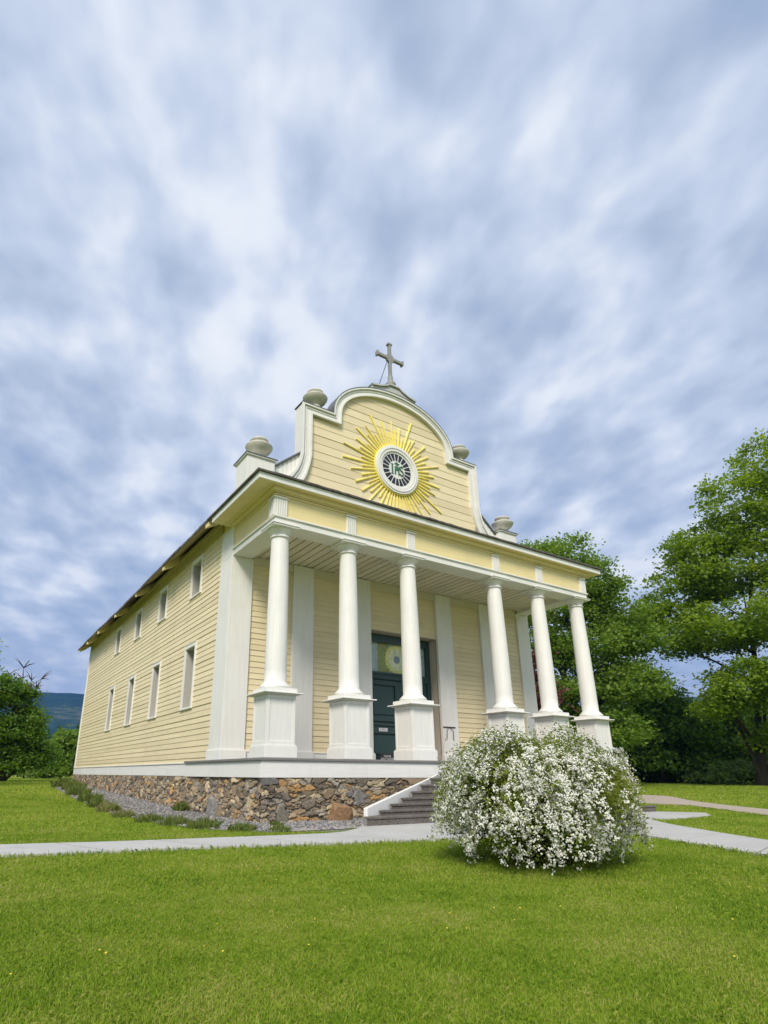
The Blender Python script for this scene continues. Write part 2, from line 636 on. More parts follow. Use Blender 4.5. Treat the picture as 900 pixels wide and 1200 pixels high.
def np_mesh(name, verts, nper, mat, parent=None, tint=None, idx=None, smooth=False):
    """verts: (N*nper,3) consecutive polygons of nper corners, or idx: (F,nper) index array"""
    verts = np.asarray(verts, dtype=np.float32)
    me = bpy.data.meshes.new(name)
    nv = len(verts)
    if idx is None:
        nf = nv // nper
        idx = np.arange(nf * nper, dtype=np.int32)
    else:
        idx = np.asarray(idx, dtype=np.int32)
        nf = len(idx)
        idx = idx.ravel()
    me.vertices.add(nv)
    me.vertices.foreach_set('co', verts.ravel())
    me.loops.add(nf * nper)
    me.loops.foreach_set('vertex_index', idx)
    me.polygons.add(nf)
    me.polygons.foreach_set('loop_start', np.arange(0, nf * nper, nper, dtype=np.int32))
    me.polygons.foreach_set('use_smooth', np.full(nf, smooth))
    me.update(calc_edges=True)
    if tint is not None:
        a = me.attributes.new('tint', 'FLOAT', 'FACE')
        a.data.foreach_set('value', np.asarray(tint, dtype=np.float32))
    return link(name, me, mat, parent)


def empty(name, loc, label, cat, group=None):
    o = bpy.data.objects.new(name, None)
    o.empty_display_size = 0.3
    COL.objects.link(o)
    o.location = loc
    o['label'] = label
    o['category'] = cat
    if group:
        o['group'] = group
    return o


def tag(o, label=None, cat=None, group=None, kind=None):
    if label:
        o['label'] = label
    if cat:
        o['category'] = cat
    if group:
        o['group'] = group
    if kind:
        o['kind'] = kind
    return o


def copy_child(o, parent, delta):
    c = o.copy()
    COL.objects.link(c)
    c.parent = parent
    c.matrix_parent_inverse = o.matrix_parent_inverse
    c.location = Vector(o.location) + Vector(delta)
    for ch in list(o.children):
        copy_child(ch, c, (0, 0, 0))
    return c


def ss(a, b, x):
    t = np.clip((x - a) / (b - a), 0, 1)
    return t * t * (3 - 2 * t)


def ground(x, y):
    r = np.maximum(y, (np.asarray(x) - 15) * 0.6)
    return -1.25 + 0.45 * ss(-1.0, 24.0, r)


def in_poly(x, y, poly):
    inside = np.zeros(x.shape, bool)
    n = len(poly)
    for i in range(n):
        x1, y1 = poly[i]
        x2, y2 = poly[(i + 1) % n]
        c = ((y1 > y) != (y2 > y)) & (x < (x2 - x1) * (y - y1) / (y2 - y1 + 1e-12) + x1)
        inside ^= c
    return inside

# ------------------------------------------------------------------ ground, paths, hills
def grid_axis(near, far, step, n):
    a = np.arange(-near, near + step / 2, step)
    g = near + (far - near) * (np.linspace(0, 1, n + 1)[1:] ** 3)
    return np.concatenate([-g[::-1], a, g])


def build_ground():
    xs = grid_axis(60, 5000, 1.0, 24) + 5
    ys = grid_axis(60, 5000, 1.0, 24) + 5
    X, Y = np.meshgrid(xs, ys)
    Z = ground(X, Y)
    v = np.stack([X, Y, Z], -1).reshape(-1, 3)
    w, h = len(xs), len(ys)
    i = (np.arange(h - 1)[:, None] * w + np.arange(w - 1)[None]).ravel()
    idx = np.stack([i, i + 1, i + 1 + w, i + w], 1)
    o = np_mesh('ground', v, 4, MAT['lawn'], idx=idx, smooth=True)
    tag(o, 'green mown lawn around the church', kind='structure')


build_ground()

PATH_A = [(-14.0, -3.0), (-9.0, -3.75), (-4.57, -4.50), (-3.33, -4.80), (-1.8, -5.04), (0.0, -5.27), (0.75, -4.95), (1.3, -4.45)]
PATH_B = [(-14.0, -4.2), (-9.0, -4.95), (-4.63, -5.68), (-3.54, -5.87), (-2.2, -6.10), (-0.75, -6.49), (0.50, -6.76), (2.2, -7.0)]
WALK_L = [(2.2, -7.0), (3.4, -7.25), (4.35, -7.84), (3.9, -8.82), (3.31, -10.14), (2.4, -12.4), (0.8, -16.5)]
WALK_R = [(8.0, -6.0), (7.67, -6.23), (7.15, -6.75), (6.46, -7.61), (5.26, -9.34), (4.3, -11.4), (2.7, -15.8)]
LANDING = [(1.3, -4.45), (10.9, -4.45), (11.5, -5.35), (10.55, -5.97), (9.0, -6.08), (8.0, -6.0), (2.2, -7.0)]
PATH_POLY = PATH_A + PATH_B[::-1]
WALK_POLY = WALK_L + WALK_R[::-1]
UP_A = [(26.5, 8.0), (22.74, 3.29), (21.68, 1.17), (18.19, -1.75), (14.91, -5.37), (13.2, -8.2), (11.0, -12.0)]
UP_B = [(19.0, 6.5), (15.6, 1.6), (15.28, -1.38), (15.2, -3.0), (11.9, -6.6), (10.4, -9.0), (8.6, -12.6)]
UP_POLY = UP_A + UP_B[::-1]
GRAVEL = [(1.6, -4.45), (0.55, -4.95), (-0.55, -4.45), (-1.15, -3.75), (-1.55, -2.6), (-1.74, -1.1), (-1.76, 0.5), (-1.84, 2.3), (-1.8, 5.4), (-1.64, 10.8), (-1.26, 17.05), (-0.5, 21.5), (0.6, 21.5), (0.6, -2.4), (4.0, -2.4)]


def smooth_poly(pts, n=6):
    """Catmull-Rom through the points"""
    P = np.array(pts, float)
    Q = np.vstack([2 * P[0] - P[1], P, 2 * P[-1] - P[-2]])
    out = []
    for i in range(1, len(Q) - 2):
        for t in np.linspace(0, 1, n, endpoint=False):
            a, b, c, d = Q[i - 1], Q[i], Q[i + 1], Q[i + 2]
            out.append(0.5 * (2 * b + (c - a) * t + (2 * a - 5 * b + 4 * c - d) * t * t + (3 * b - a - 3 * c + d) * t ** 3))
    out.append(P[-1])
    return np.array(out)


def slab_strip(mb, A, B, top, thick, gap=0.0):
    """strip between two polylines with the same count, with skirts down both sides"""
    n = len(A)
    v = []
    for i in range(n):
        for q in (A[i], B[i]):
            z = float(ground(q[0], q[1]))
            v.append((q[0], q[1], z + top))
            v.append((q[0], q[1], z + top - thick))
    f = []
    for i in range(n - 1):
        a = i * 4
        b = (i + 1) * 4
        f += [(a, b, b + 2, a + 2), (a + 1, a, a, a + 1)[:0] or (a, a + 1, b + 1, b), (a + 2, b + 2, b + 3, a + 3)]
    f += [(0, 2, 3, 1), (4 * n - 4, 4 * n - 3, 4 * n - 1, 4 * n - 2)]
    mb.add(v, f)


def resample(P, n):
    P = np.array(P)
    d = np.r_[0, np.cumsum(np.linalg.norm(np.diff(P, axis=0), axis=1))]
    t = np.linspace(0, d[-1], n)
    return np.stack([np.interp(t, d, P[:, 0]), np.interp(t, d, P[:, 1])], 1)


def build_paths():
    # the concrete path from the left, poured in separate panels with tooled joints
    A, B = smooth_poly(PATH_A, 8), smooth_poly(PATH_B, 8)
    A, B = resample(A, 121), resample(B, 121)
    mb = MB()
    xs = 0.5 * (A[:, 0] + B[:, 0])
    cuts = [-14.1, -11.6, -10.2, -8.9, -7.6, -6.3, -5.0, -3.68, -2.38, -1.06, 0.25, 3.0]
    for c0, c1 in zip(cuts[:-1], cuts[1:]):
        lo, hi = c0 + 0.022, c1 - 0.022
        t = np.r_[lo, xs[(xs > lo) & (xs < hi)], min(hi, xs[-1])]
        t = t[(t >= xs[0]) & (t <= xs[-1])]
        if len(t) < 2:
            continue
        a = np.stack([np.interp(t, xs, A[:, 0]), np.interp(t, xs, A[:, 1])], 1)
        b = np.stack([np.interp(t, xs, B[:, 0]), np.interp(t, xs, B[:, 1])], 1)
        slab_strip(mb, a, b, 0.035, 0.09)
    tag(mb.build('path', MAT['concrete'], bevel=0.006), 'pale concrete path across the lawn', kind='structure')
    # walk away from the steps
    A, B = resample(smooth_poly(WALK_L, 6), 60), resample(smooth_poly(WALK_R, 6), 60)
    mb = MB()
    cuts = [0, 9, 17, 24, 31, 38, 45, 52, 59]
    for i0, i1 in zip(cuts[:-1], cuts[1:]):
        a, b = A[i0:i1 + 1].copy(), B[i0:i1 + 1].copy()
        a[-1] = a[-1] * 0.82 + a[-2] * 0.18
        b[-1] = b[-1] * 0.82 + b[-2] * 0.18
        slab_strip(mb, a, b, 0.035, 0.09)
    tag(mb.build('walkway', MAT['concrete'], bevel=0.006), 'concrete walk leaving the church steps', kind='structure')
    # landing at the foot of the steps
    mb = MB()
    z = -1.25
    mb.prism([(x, y) for x, y in LANDING], 'z', z - 0.06, z + 0.031)
    tag(mb.build('landing', MAT['concrete'], bevel=0.006), 'concrete landing at the foot of the steps', kind='structure')
    # tan path further right
    A, B = resample(smooth_poly(UP_A, 8), 60), resample(smooth_poly(UP_B, 8), 60)
    mb = MB()
    slab_strip(mb, A, B, 0.03, 0.08)
    tag(mb.build('path', MAT['dirt']), 'tan path on the far lawn', kind='structure')
    # gravel bed
    mb = MB()
    P = smooth_poly(GRAVEL[:12], 5)
    pts = [tuple(p) for p in P] + GRAVEL[12:]
    n = len(P)
    A = P
    B = np.stack([np.where(A[:, 1] > -2.5, 0.55, np.clip(A[:, 0] + 3.0, 0.6, 4.0)), np.maximum(A[:, 1], -2.45)], 1)
    v, f = [], []
    for i in range(n):
        for t in np.linspace(0, 1, 5):
            q = A[i] * (1 - t) + B[i] * t
            v.append((q[0], q[1], float(ground(q[0], q[1])) + 0.006 + 0.02 * t))
    for i in range(n - 1):
        for j in range(4):
            a = i * 5 + j
            f.append((a, a + 1, a + 6, a + 5))
    mb.add(v, f, True)
    tag(mb.build('gravel_bed', MAT['gravel']), 'grey gravel bed along the stone foundation', kind='structure')


build_paths()


def build_pebbles():
    rng = np.random.default_rng(5)
    N = 26000
    y = -4.6 + 26 * rng.random(N) ** 1.5
    x = rng.uniform(-1.95, 4.2, N)
    k = in_poly(x, y, GRAVEL) & ~((x > 0.0) & (y > -2.7))
    x, y = x[k], y[k]
    n = len(x)
    s = rng.uniform(0.012, 0.034, n) * (1 + 0.02 * np.maximum(y, 0))
    octa = np.array([(1, 0, 0), (0, 1, 0), (-1, 0, 0), (0, -1, 0), (0, 0, 0.7), (0, 0, -0.7)], float)
    fi = np.array([(0, 1, 4), (1, 2, 4), (2, 3, 4), (3, 0, 4), (1, 0, 5), (2, 1, 5), (3, 2, 5), (0, 3, 5)])
    V = octa[None] * (s[:, None, None] * rng.uniform(0.55, 1.25, (n, 6, 1)))
    a = rng.uniform(0, 6.28, n)
    c, d = np.cos(a)[:, None], np.sin(a)[:, None]
    vx = V[:, :, 0] * c - V[:, :, 1] * d
    vy = V[:, :, 0] * d + V[:, :, 1] * c
    V = np.stack([vx + x[:, None], vy + y[:, None], V[:, :, 2] + (ground(x, y) + 0.022)[:, None]], -1)
    idx = (np.arange(n)[:, None, None] * 6 + fi[None]).reshape(-1, 3)
    o = np_mesh('gravel', V.reshape(-1, 3), 3, MAT['pebble'], idx=idx, tint=np.repeat(rng.random(n), 8))
    tag(o, 'loose grey gravel beside the stone foundation', kind='stuff')


build_pebbles()


def fbm(x, y, seed, octs=5, f0=1.0):
    rng = np.random.default_rng(seed)
    out = np.zeros_like(x)
    amp = 1.0
    for o in range(octs):
        for k in range(3):
            a = rng.uniform(0, 6.28)
            ph = rng.uniform(0, 6.28)
            fr = f0 * 2 ** o * rng.uniform(0.8, 1.25)
            out += amp / 3 * np.sin(fr * (x * math.cos(a) + y * math.sin(a)) + ph + 1.3 * np.sin(fr * 0.5 * (x * math.sin(a) - y * math.cos(a)) + ph * 2))
        amp *= 0.5
    return out


def build_hill():
    na, nr = 420, 90
    az = np.radians(np.linspace(-75, 110, na))
    rr = np.linspace(900, 4200, nr)
    A, R_ = np.meshgrid(az, rr, indexing='ij')
    X = CX + R_ * np.sin(A)
    Y = CY + R_ * np.cos(A)
    deg = np.degrees(A)
    ridge = 302 - 0.9 * (deg - 4) * (deg > 4) * (deg < 40) + 26 * np.sin(deg * 0.085 + 1.0) - 26 * math.sin(4 * 0.085 + 1.0) * 1
    t = (R_ - 900) / 1700.0
    prof = np.where(t < 1, ss(0.0, 1.0, t) * 0.75 + t * 0.25, 1.0 - 0.35 * ss(1.0, 1.95, t))
    Z = -3 + ridge * prof
    Z += prof * (22 * fbm(X / 330, Y / 330, 3, 5) * np.clip(1.15 - prof, 0.15, 1) * 1.3) + 3.0 * fbm(X / 24, Y / 24, 8, 2) * prof
    v = np.stack([X, Y, Z], -1).reshape(-1, 3)
    i = (np.arange(na - 1)[:, None] * nr + np.arange(nr - 1)[None]).ravel()
    idx = np.stack([i, i + nr, i + nr + 1, i + 1], 1)
    o = np_mesh('hill', v, 4, MAT['hill'], idx=idx, smooth=True)
    tag(o, 'forested ridge fading to blue beyond the lawn', kind='structure')


build_hill()

# ------------------------------------------------------------------ the church
W = 12.2
D = 2.76
XW = 0.194
L = 21.0
YC = -2.34
COLX = [0.47, 2.443, 4.415, 7.785, 9.757, 11.73]
church = empty('church', (6.1, 9.0, -1.25), 'pale yellow clapboard church with white columned porch, curved gable and cross', 'church')
SIDE_WIN_Y = [2.87, 6.5, 10.0, 13.65]
LOW_Z = (1.52, 3.28)
UPP_Z = (4.98, 6.06)
WHW = 0.42          # half width of the opening


def siding(name, mat, u0, u1, z0, z1, expo, place, holes=(), seed=1, out=0.020, clip=None, joint=3.6):
    """lapped boards: every board a sloping face and an underside lip; place(u, off, z) gives the point"""
    rng = random.Random(seed)
    quads, tints = [], []
    z = z0
    while z < z1 - 1e-4:
        zt = min(z + expo, z1)
        tint0 = rng.random()
        wob = rng.uniform(-0.004, 0.004)
        cuts = {z, zt}
        for h in holes:
            for hz in (h[2], h[3]):
                if z + 1e-4 < hz < zt - 1e-4:
                    cuts.add(hz)
        if clip:
            nsub = max(1, int((zt - z) / 0.05))
            for i in range(1, nsub):
                cuts.add(z + (zt - z) * i / nsub)
        cs = sorted(cuts)
        for a, b in zip(cs[:-1], cs[1:]):
            oa = out + wob - (out - 0.004) * (a - z) / expo
            ob = out + wob - (out - 0.004) * (b - z) / expo
            if clip:
                la, ra = clip(a)
                lb, rb = clip(b)
                quads.append((place(la, oa, a), place(ra, oa, a), place(rb, ob, b), place(lb, ob, b)))
                tints.append(tint0)
                if a == z:
                    quads.append((place(la, 0.0, a), place(ra, 0.0, a), place(ra, oa, a), place(la, oa, a)))
                    tints.append(tint0)
                continue
            mid = 0.5 * (a + b)
            hs = sorted([(h[0], h[1]) for h in holes if h[2] - 1e-4 <= mid <= h[3] + 1e-4])
            segs, s0 = [], u0
            for h0, h1 in hs:
                if h0 > s0:
                    segs.append((s0, h0))
                s0 = max(s0, h1)
            if s0 < u1:
                segs.append((s0, u1))
            for p, q in segs:
                x = p
                jl = rng.uniform(0.4, 1.0) * joint
                while x < q - 1e-4:
                    e = min(x + jl, q)
                    if q - e < 0.6:
                        e = q
                    g = 0.005 if e < q else 0.0
                    tv = min(1, max(0, tint0 * 0.6 + 0.4 * rng.random()))
                    quads.append((place(x, oa, a), place(e - g, oa, a), place(e - g, ob, b), place(x, ob, b)))
                    tints.append(tv)
                    if a == z:
                        quads.append((place(x, 0.0, a), place(e - g, 0.0, a), place(e - g, oa, a), place(x, oa, a)))
                        tints.append(tv)
                    x = e
                    jl = joint * rng.uniform(0.8, 1.2)
        z = zt
    return np_mesh(name, np.array(quads).reshape(-1, 3), 4, mat, church, tint=tints)


ROOF_S = 0.87


def roof_z(x):
    return 6.45 + ROOF_S * (min(x, W - x) + 0.41)


def build_walls():
    holes = [(y - WHW, y + WHW, *z) for y in SIDE_WIN_Y for z in (LOW_Z, UPP_Z)]
    siding('wall', MAT['yellow_y'], 0.70, L, -0.07, 6.30, 0.1535, lambda u, o, z: (XW - o, u, z), holes, 11)
    siding('wall', MAT['yellow_y'], 0.70, L, -0.07, 6.30, 0.1535, lambda u, o, z: (W - XW + o, u, z), (), 12)
    # front wall under the porch: bays between the pilasters, doorway left open
    siding('wall', MAT['yellow_x'], 0.75, W - 0.75, 0.20, 5.30, 0.1535, lambda u, o, z: (u, -o, z), [(4.80, 7.42, 0.0, 3.87)], 13, joint=9)
    # wall core, so that no light leaks between the boards
    mb = MB()
    for x0, x1 in ((XW + 0.001, XW + 0.02), (W - XW - 0.02, W - XW - 0.001)):
        if x0 < 1:
            ys = [0.3] + [v for y in SIDE_WIN_Y for v in (y - WHW, y + WHW)] + [L]
            for i in range(0, len(ys), 2):
                mb.box(x0, x1, ys[i], ys[i + 1], -0.38, 6.6)
            for y in SIDE_WIN_Y:
                for a, b in ((-0.38, LOW_Z[0]), (LOW_Z[1], UPP_Z[0]), (UPP_Z[1], 6.6)):
                    mb.box(x0, x1, y - WHW, y + WHW, a, b)
        else:
            mb.box(x0, x1, 0.3, L, -0.38, 6.6)
    mb.box(XW, 4.80, 0.002, 0.02, 0.0, 6.9)
    mb.box(7.42, W - XW, 0.002, 0.02, 0.0, 6.9)
    mb.box(4.80, 7.42, 0.002, 0.02, 3.87, 6.9)
    mb.build('wall_core', MAT['cream'], church)
    # rear gable wall
    siding('wall', MAT['yellow_x'], XW, W - XW, -0.07, 12.0, 0.1535, lambda u, o, z: (u, L + o, z), (), 14,
           clip=lambda z: (max(XW, (z - 6.45) / ROOF_S - 0.41), min(W - XW, W + 0.41 - (z - 6.45) / ROOF_S)))
    # corner boards at the back
    mb = MB()
    mb.box(XW - 0.045, XW + 0.14, L - 0.16, L + 0.045, -0.06, 6.3)
    mb.build('corner_board', MAT['white'], church, 0.006)
    # white base board of the side wall
    for a, b in ((XW - 0.04, XW), (W - XW, W - XW + 0.04)):
        mb = MB()
        mb.box(a, b, 1.97, L + 0.05, -0.385, -0.06)
        mb.build('baseboard', MAT['white_y'], church, 0.006)
    mb = MB()
    mb.box(XW - 0.065, XW, 1.97, L + 0.05, -0.058, -0.03)
    mb.build('water_table', MAT['white_y'], church, 0.005)


build_walls()


def build_side_windows():
    def make(zr, y0, tall):
        z0, z1 = zr
        x = XW
        # reveal lining: the deep box of the opening (this is the window part itself)
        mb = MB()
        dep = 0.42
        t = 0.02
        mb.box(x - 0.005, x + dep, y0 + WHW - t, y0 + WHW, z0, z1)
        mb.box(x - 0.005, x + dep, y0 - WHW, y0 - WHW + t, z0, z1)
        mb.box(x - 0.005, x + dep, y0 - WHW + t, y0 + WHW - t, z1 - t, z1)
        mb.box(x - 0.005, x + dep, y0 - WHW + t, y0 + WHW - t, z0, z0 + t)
        w = mb.build('window', MAT['reveal_shade'], church)
        mb = MB()
        tw = 0.085
        xo = x - 0.05
        mb.box(xo, x + 0.004, y0 + WHW, y0 + WHW + tw, z0 - 0.02, z1 + 0.005)
        mb.box(xo, x + 0.004, y0 - WHW - tw, y0 - WHW, z0 - 0.02, z1 + 0.005)
        mb.box(xo, x + 0.004, y0 - WHW - tw, y0 + WHW + tw, z1 + 0.005, z1 + 0.11)
        mb.box(xo - 0.012, x + 0.004, y0 - WHW - tw - 0.01, y0 + WHW + tw + 0.01, z1 + 0.112, z1 + 0.135)
        mb.build('frame', MAT['white'], w, 0.005)
        mb = MB()
        mb.box(xo - 0.012, x + 0.03, y0 - WHW - tw - 0.02, y0 + WHW + tw + 0.02, z0 - 0.07, z0 - 0.022)
        mb.build('sill', MAT['white_y'], w, 0.005)
        mb = MB()
        mb.box(x + 0.36, x + 0.375, y0 - WHW + t, y0 + WHW - t, z0 + t, z1 - t)
        mb.build('pane', MAT['glass'], w)
        mb = MB()
        for k in range(1, 3):
            yy = y0 - WHW + 2 * WHW * k / 3
            mb.box(x + 0.335, x + 0.359, yy - 0.014, yy + 0.014, z0 + t, z1 - t)
        nz = 5 if tall else 3
        for k in range(1, nz):
            zz = z0 + (z1 - z0) * k / nz
            mb.box(x + 0.337, x + 0.357, y0 - WHW + t, y0 + WHW - t, zz - 0.012, zz + 0.012)
        mb.build('muntins', MAT['white'], w)
        return w
    for zr, tall in ((LOW_Z, True), (UPP_Z, False)):
        w = make(zr, SIDE_WIN_Y[0], tall)
        for y in SIDE_WIN_Y[1:]:
            copy_child(w, church, (0, y - SIDE_WIN_Y[0], 0))


build_side_windows()


def build_pilasters():
    mb = MB()
    mb.box(XW - 0.035, 0.80, -0.075, 0.77, 0.0, 5.335)
    mb.box(XW - 0.035, 0.40, -0.073, 0.77, 5.335, 6.26)
    p = mb.build('pilaster', MAT['white'], church, 0.008)
    mb = MB()
    mb.box(XW - 0.07, 0.835, -0.11, 0.81, 0.002, 0.235)
    mb.box(XW - 0.05, 0.815, -0.09, 0.79, 0.235, 0.26)
    mb.build('pilaster_base', MAT['white'], p, 0.006)
    mb = MB()
    mb.box(W - 0.80, W - XW + 0.035, -0.075, 0.77, 0.0, 5.335)
    mb.box(W - 0.40, W - XW + 0.035, -0.073, 0.77, 5.335, 6.26)
    p = mb.build('pilaster', MAT['white'], church, 0.008)
    mb = MB()
    mb.box(W - 0.835, W - XW + 0.07, -0.11, 0.81, 0.002, 0.235)
    mb.box(W - 0.815, W - XW + 0.05, -0.09, 0.79, 0.235, 0.26)
    mb.build('pilaster_base', MAT['white'], p, 0.006)
    first = None
    for x in (2.07, 4.10, 7.44, 9.47):
        if first is None:
            mb = MB()
            mb.box(x, x + 0.67, -0.10, 0.0, 0.0, 5.42)
            first = mb.build('pilaster', MAT['white'], church, 0.008)
            mb = MB()
            mb.box(x - 0.035, x + 0.705, -0.135, -0.002, 0.002, 0.235)
            mb.box(x - 0.015, x + 0.685, -0.115, -0.002, 0.235, 0.26)
            mb.build('pilaster_base', MAT['white'], first, 0.006)
        else:
            copy_child(first, church, (x - 2.07, 0, 0))
    # base boards and the cream board under the ceiling between the pilasters
    xs = [(0.836, 2.034), (2.776, 4.064), (8.146, 9.434), (10.176, W - 0.836)]
    for a, b in xs:
        mb = MB()
        mb.box(a, b, -0.05, 0.0, 0.0, 0.20)
        mb.box(a, b, -0.065, 0.0, 0.201, 0.23)
        mb.build('baseboard', MAT['white_h'], church, 0.005)
    for a, b in ((0.80, 2.07), (2.74, 4.10), (4.77, 7.44), (8.11, 9.47), (10.14, W - 0.80)):
        mb = MB()
        mb.box(a + 0.001, b - 0.001, -0.055, 0.0, 5.20, 5.435)
        mb.build('wall_frieze', MAT['ceil'], church, 0.005)


build_pilasters()


def build_porch():
    # floor boards with a small overhang, white fascia band below
    mb = MB()
    mb.box(-0.05, W + 0.05, -D - 0.04, 0.0, -0.055, -0.001)
    mb.box(-0.05, XW + 0.3, 0.001, 1.97, -0.055, -0.001)
    mb.box(W - XW - 0.3, W + 0.05, 0.001, 1.97, -0.055, -0.001)
    mb.build('porch_floor', MAT['floor'], church, 0.008)
    mb = MB()
    for a, b in zip([0.0, 2.05, 3.6, 6.1, 8.6, 10.2], [2.05, 3.6, 6.1, 8.6, 10.2, W]):
        mb.box(a + 0.001, b - 0.001, -D, -D + 0.05, -0.39, -0.056)
    mb.box(0.0, 0.05, -D + 0.051, 1.97, -0.39, -0.056)
    mb.box(W - 0.05, W, -D + 0.051, 1.97, -0.39, -0.056)
    mb.build('porch_band', MAT['white_h'], church, 0.005)
    # ceiling boards running front to back
    quads, tints = [], []
    rng = random.Random(4)
    x = 0.25
    w = 0.245
    while x < W - 0.25:
        e = min(x + w, W - 0.25)
        z = 5.44 + rng.uniform(-0.003, 0.003)
        quads.append(((x, -2.06, z), (e - 0.036, -2.06, z), (e - 0.036, 0.0, z), (x, 0.0, z)))
        tints.append(rng.random())
        quads.append(((x, -2.06, z), (x, 0.0, z), (x, 0.0, z + 0.03), (x, -2.06, z + 0.03)))
        quads.append(((e - 0.036, -2.06, z), (e - 0.036, 0.0, z), (e - 0.036, 0.0, z + 0.03), (e - 0.036, -2.06, z + 0.03)))
        tints += [0.3, 0.3]
        x = e
    np_mesh('porch_ceiling', np.array(quads).reshape(-1, 3), 4, MAT['ceil'], church, tint=tints)
    mb = MB()
    mb.box(0.2, W - 0.2, -2.3, 0.0, 5.475, 5.49)
    mb.build('ceiling_deck', MAT['iron'], church)
    # architrave
    mb = MB()
    zb, zt = 5.335, 5.50
    mb.box(0.185, W - 0.185, -2.62, -2.06, zb, zt)
    mb.box(0.185, 0.745, -2.06, -0.076, zb, zt)
    mb.box(W - 0.745, W - 0.185, -2.06, -0.076, zb, zt)
    a = mb.build('architrave', MAT['white_h'], church, 0.006)
    mb = MB()
    mb.box(0.145, W - 0.145, -2.66, -2.06, zt + 0.001, zt + 0.04)
    mb.box(0.145, 0.6, -2.06, -0.076, zt + 0.001, zt + 0.04)
    mb.box(W - 0.6, W - 0.145, -2.06, -0.076, zt + 0.001, zt + 0.04)
    mb.build('fillet', MAT['white_h'], a, 0.005)
    # frieze
    mb = MB()
    mb.box(0.19, W - 0.19, -2.60, -2.1, 5.542, 6.075)
    mb.box(0.19, 0.6, -2.1, -0.076, 5.542, 6.075)
    mb.box(W - 0.6, W - 0.19, -2.1, -0.076, 5.542, 6.075)
    mb.build('frieze', MAT['cream'], church, 0.004)
    mb = MB()
    for o, z0, z1 in ((0.035, 6.076, 6.12), (0.06, 6.135, 6.165), (0.115, 6.166, 6.255)):
        mb.box(0.19 - o, W - 0.19 + o, -2.60 - o, -2.1, z0, z1)
        mb.box(0.19 - o, 0.6, -2.1, -0.076, z0, z1)
        mb.box(W - 0.6, W - 0.19 + o, -2.1, -0.076, z0, z1)
    mb.build('bed_moulding', MAT['cream'], church, 0.006)
    # fluted blocks over the columns
    def tri(x, side=False):
        m = MB()
        h0, h1 = 5.545, 6.0
        m.box(x - 0.15, x + 0.15, -2.632, -2.601, h0, h1)
        for k in range(5):
            xx = x - 0.15 + 0.0125 + 0.3 * k / 5
            m.box(xx, xx + 0.035, -2.655, -2.633, h0 + 0.0, h1 - 0.05)
        m.box(x - 0.16, x + 0.16, -2.665, -2.6, h1 + 0.001, h1 + 0.04)
        if side:
            m.box(0.158, 0.189, -2.632, -2.33, h0, h1)
            for k in range(5):
                yy = -2.632 + 0.0125 + 0.3 * k / 5
                m.box(0.135, 0.157, yy, yy + 0.035, h0, h1 - 0.05)
            m.box(0.125, 0.19, -2.66, -2.31, h1 + 0.001, h1 + 0.04)
        return m
    tri(0.345, True).build('fluted_block', MAT['white'], church, 0.003, seg=1)
    f0 = tri(COLX[1] - 0.08).build('fluted_block', MAT['white'], church, 0.003, seg=1)
    for x in (COLX[2] - 0.07, COLX[3] - 0.12, COLX[4] - 0.12, W - 0.345):
        copy_child(f0, church, (x - (COLX[1] - 0.08), 0, 0))
    # cornice: soffit, fascia, roof edge
    x0, x1, y0 = -0.37, W + 0.37, -2.86
    mb = MB()
    mb.box(x0 + 0.002, x1 - 0.002, y0 + 0.002, -2.2, 6.27, 6.30)
    mb.box(x0 + 0.002, 0.6, -2.199, 0.2, 6.27, 6.30)
    mb.box(W - 0.6, x1 - 0.002, -2.199, 0.2, 6.27, 6.30)
    mb.box(-0.02, W + 0.02, -2.75, -2.4, 6.258, 6.269)
    mb.box(-0.02, 0.3, -2.4, 0.19, 6.258, 6.269)
    mb.build('soffit', MAT['cream'], church, 0.004)
    mb = MB()
    mb.box(x0 - 0.03, x1 + 0.03, y0 - 0.03, y0 + 0.001, 6.262, 6.42)
    mb.box(x0 - 0.03, x0 + 0.001, y0 + 0.0012, 0.2, 6.262, 6.42)
    mb.box(x1 - 0.001, x1 + 0.03, y0 + 0.0012, 0.2, 6.262, 6.42)
    mb.build('fascia', MAT['white_h'], church, 0.006)


build_porch()


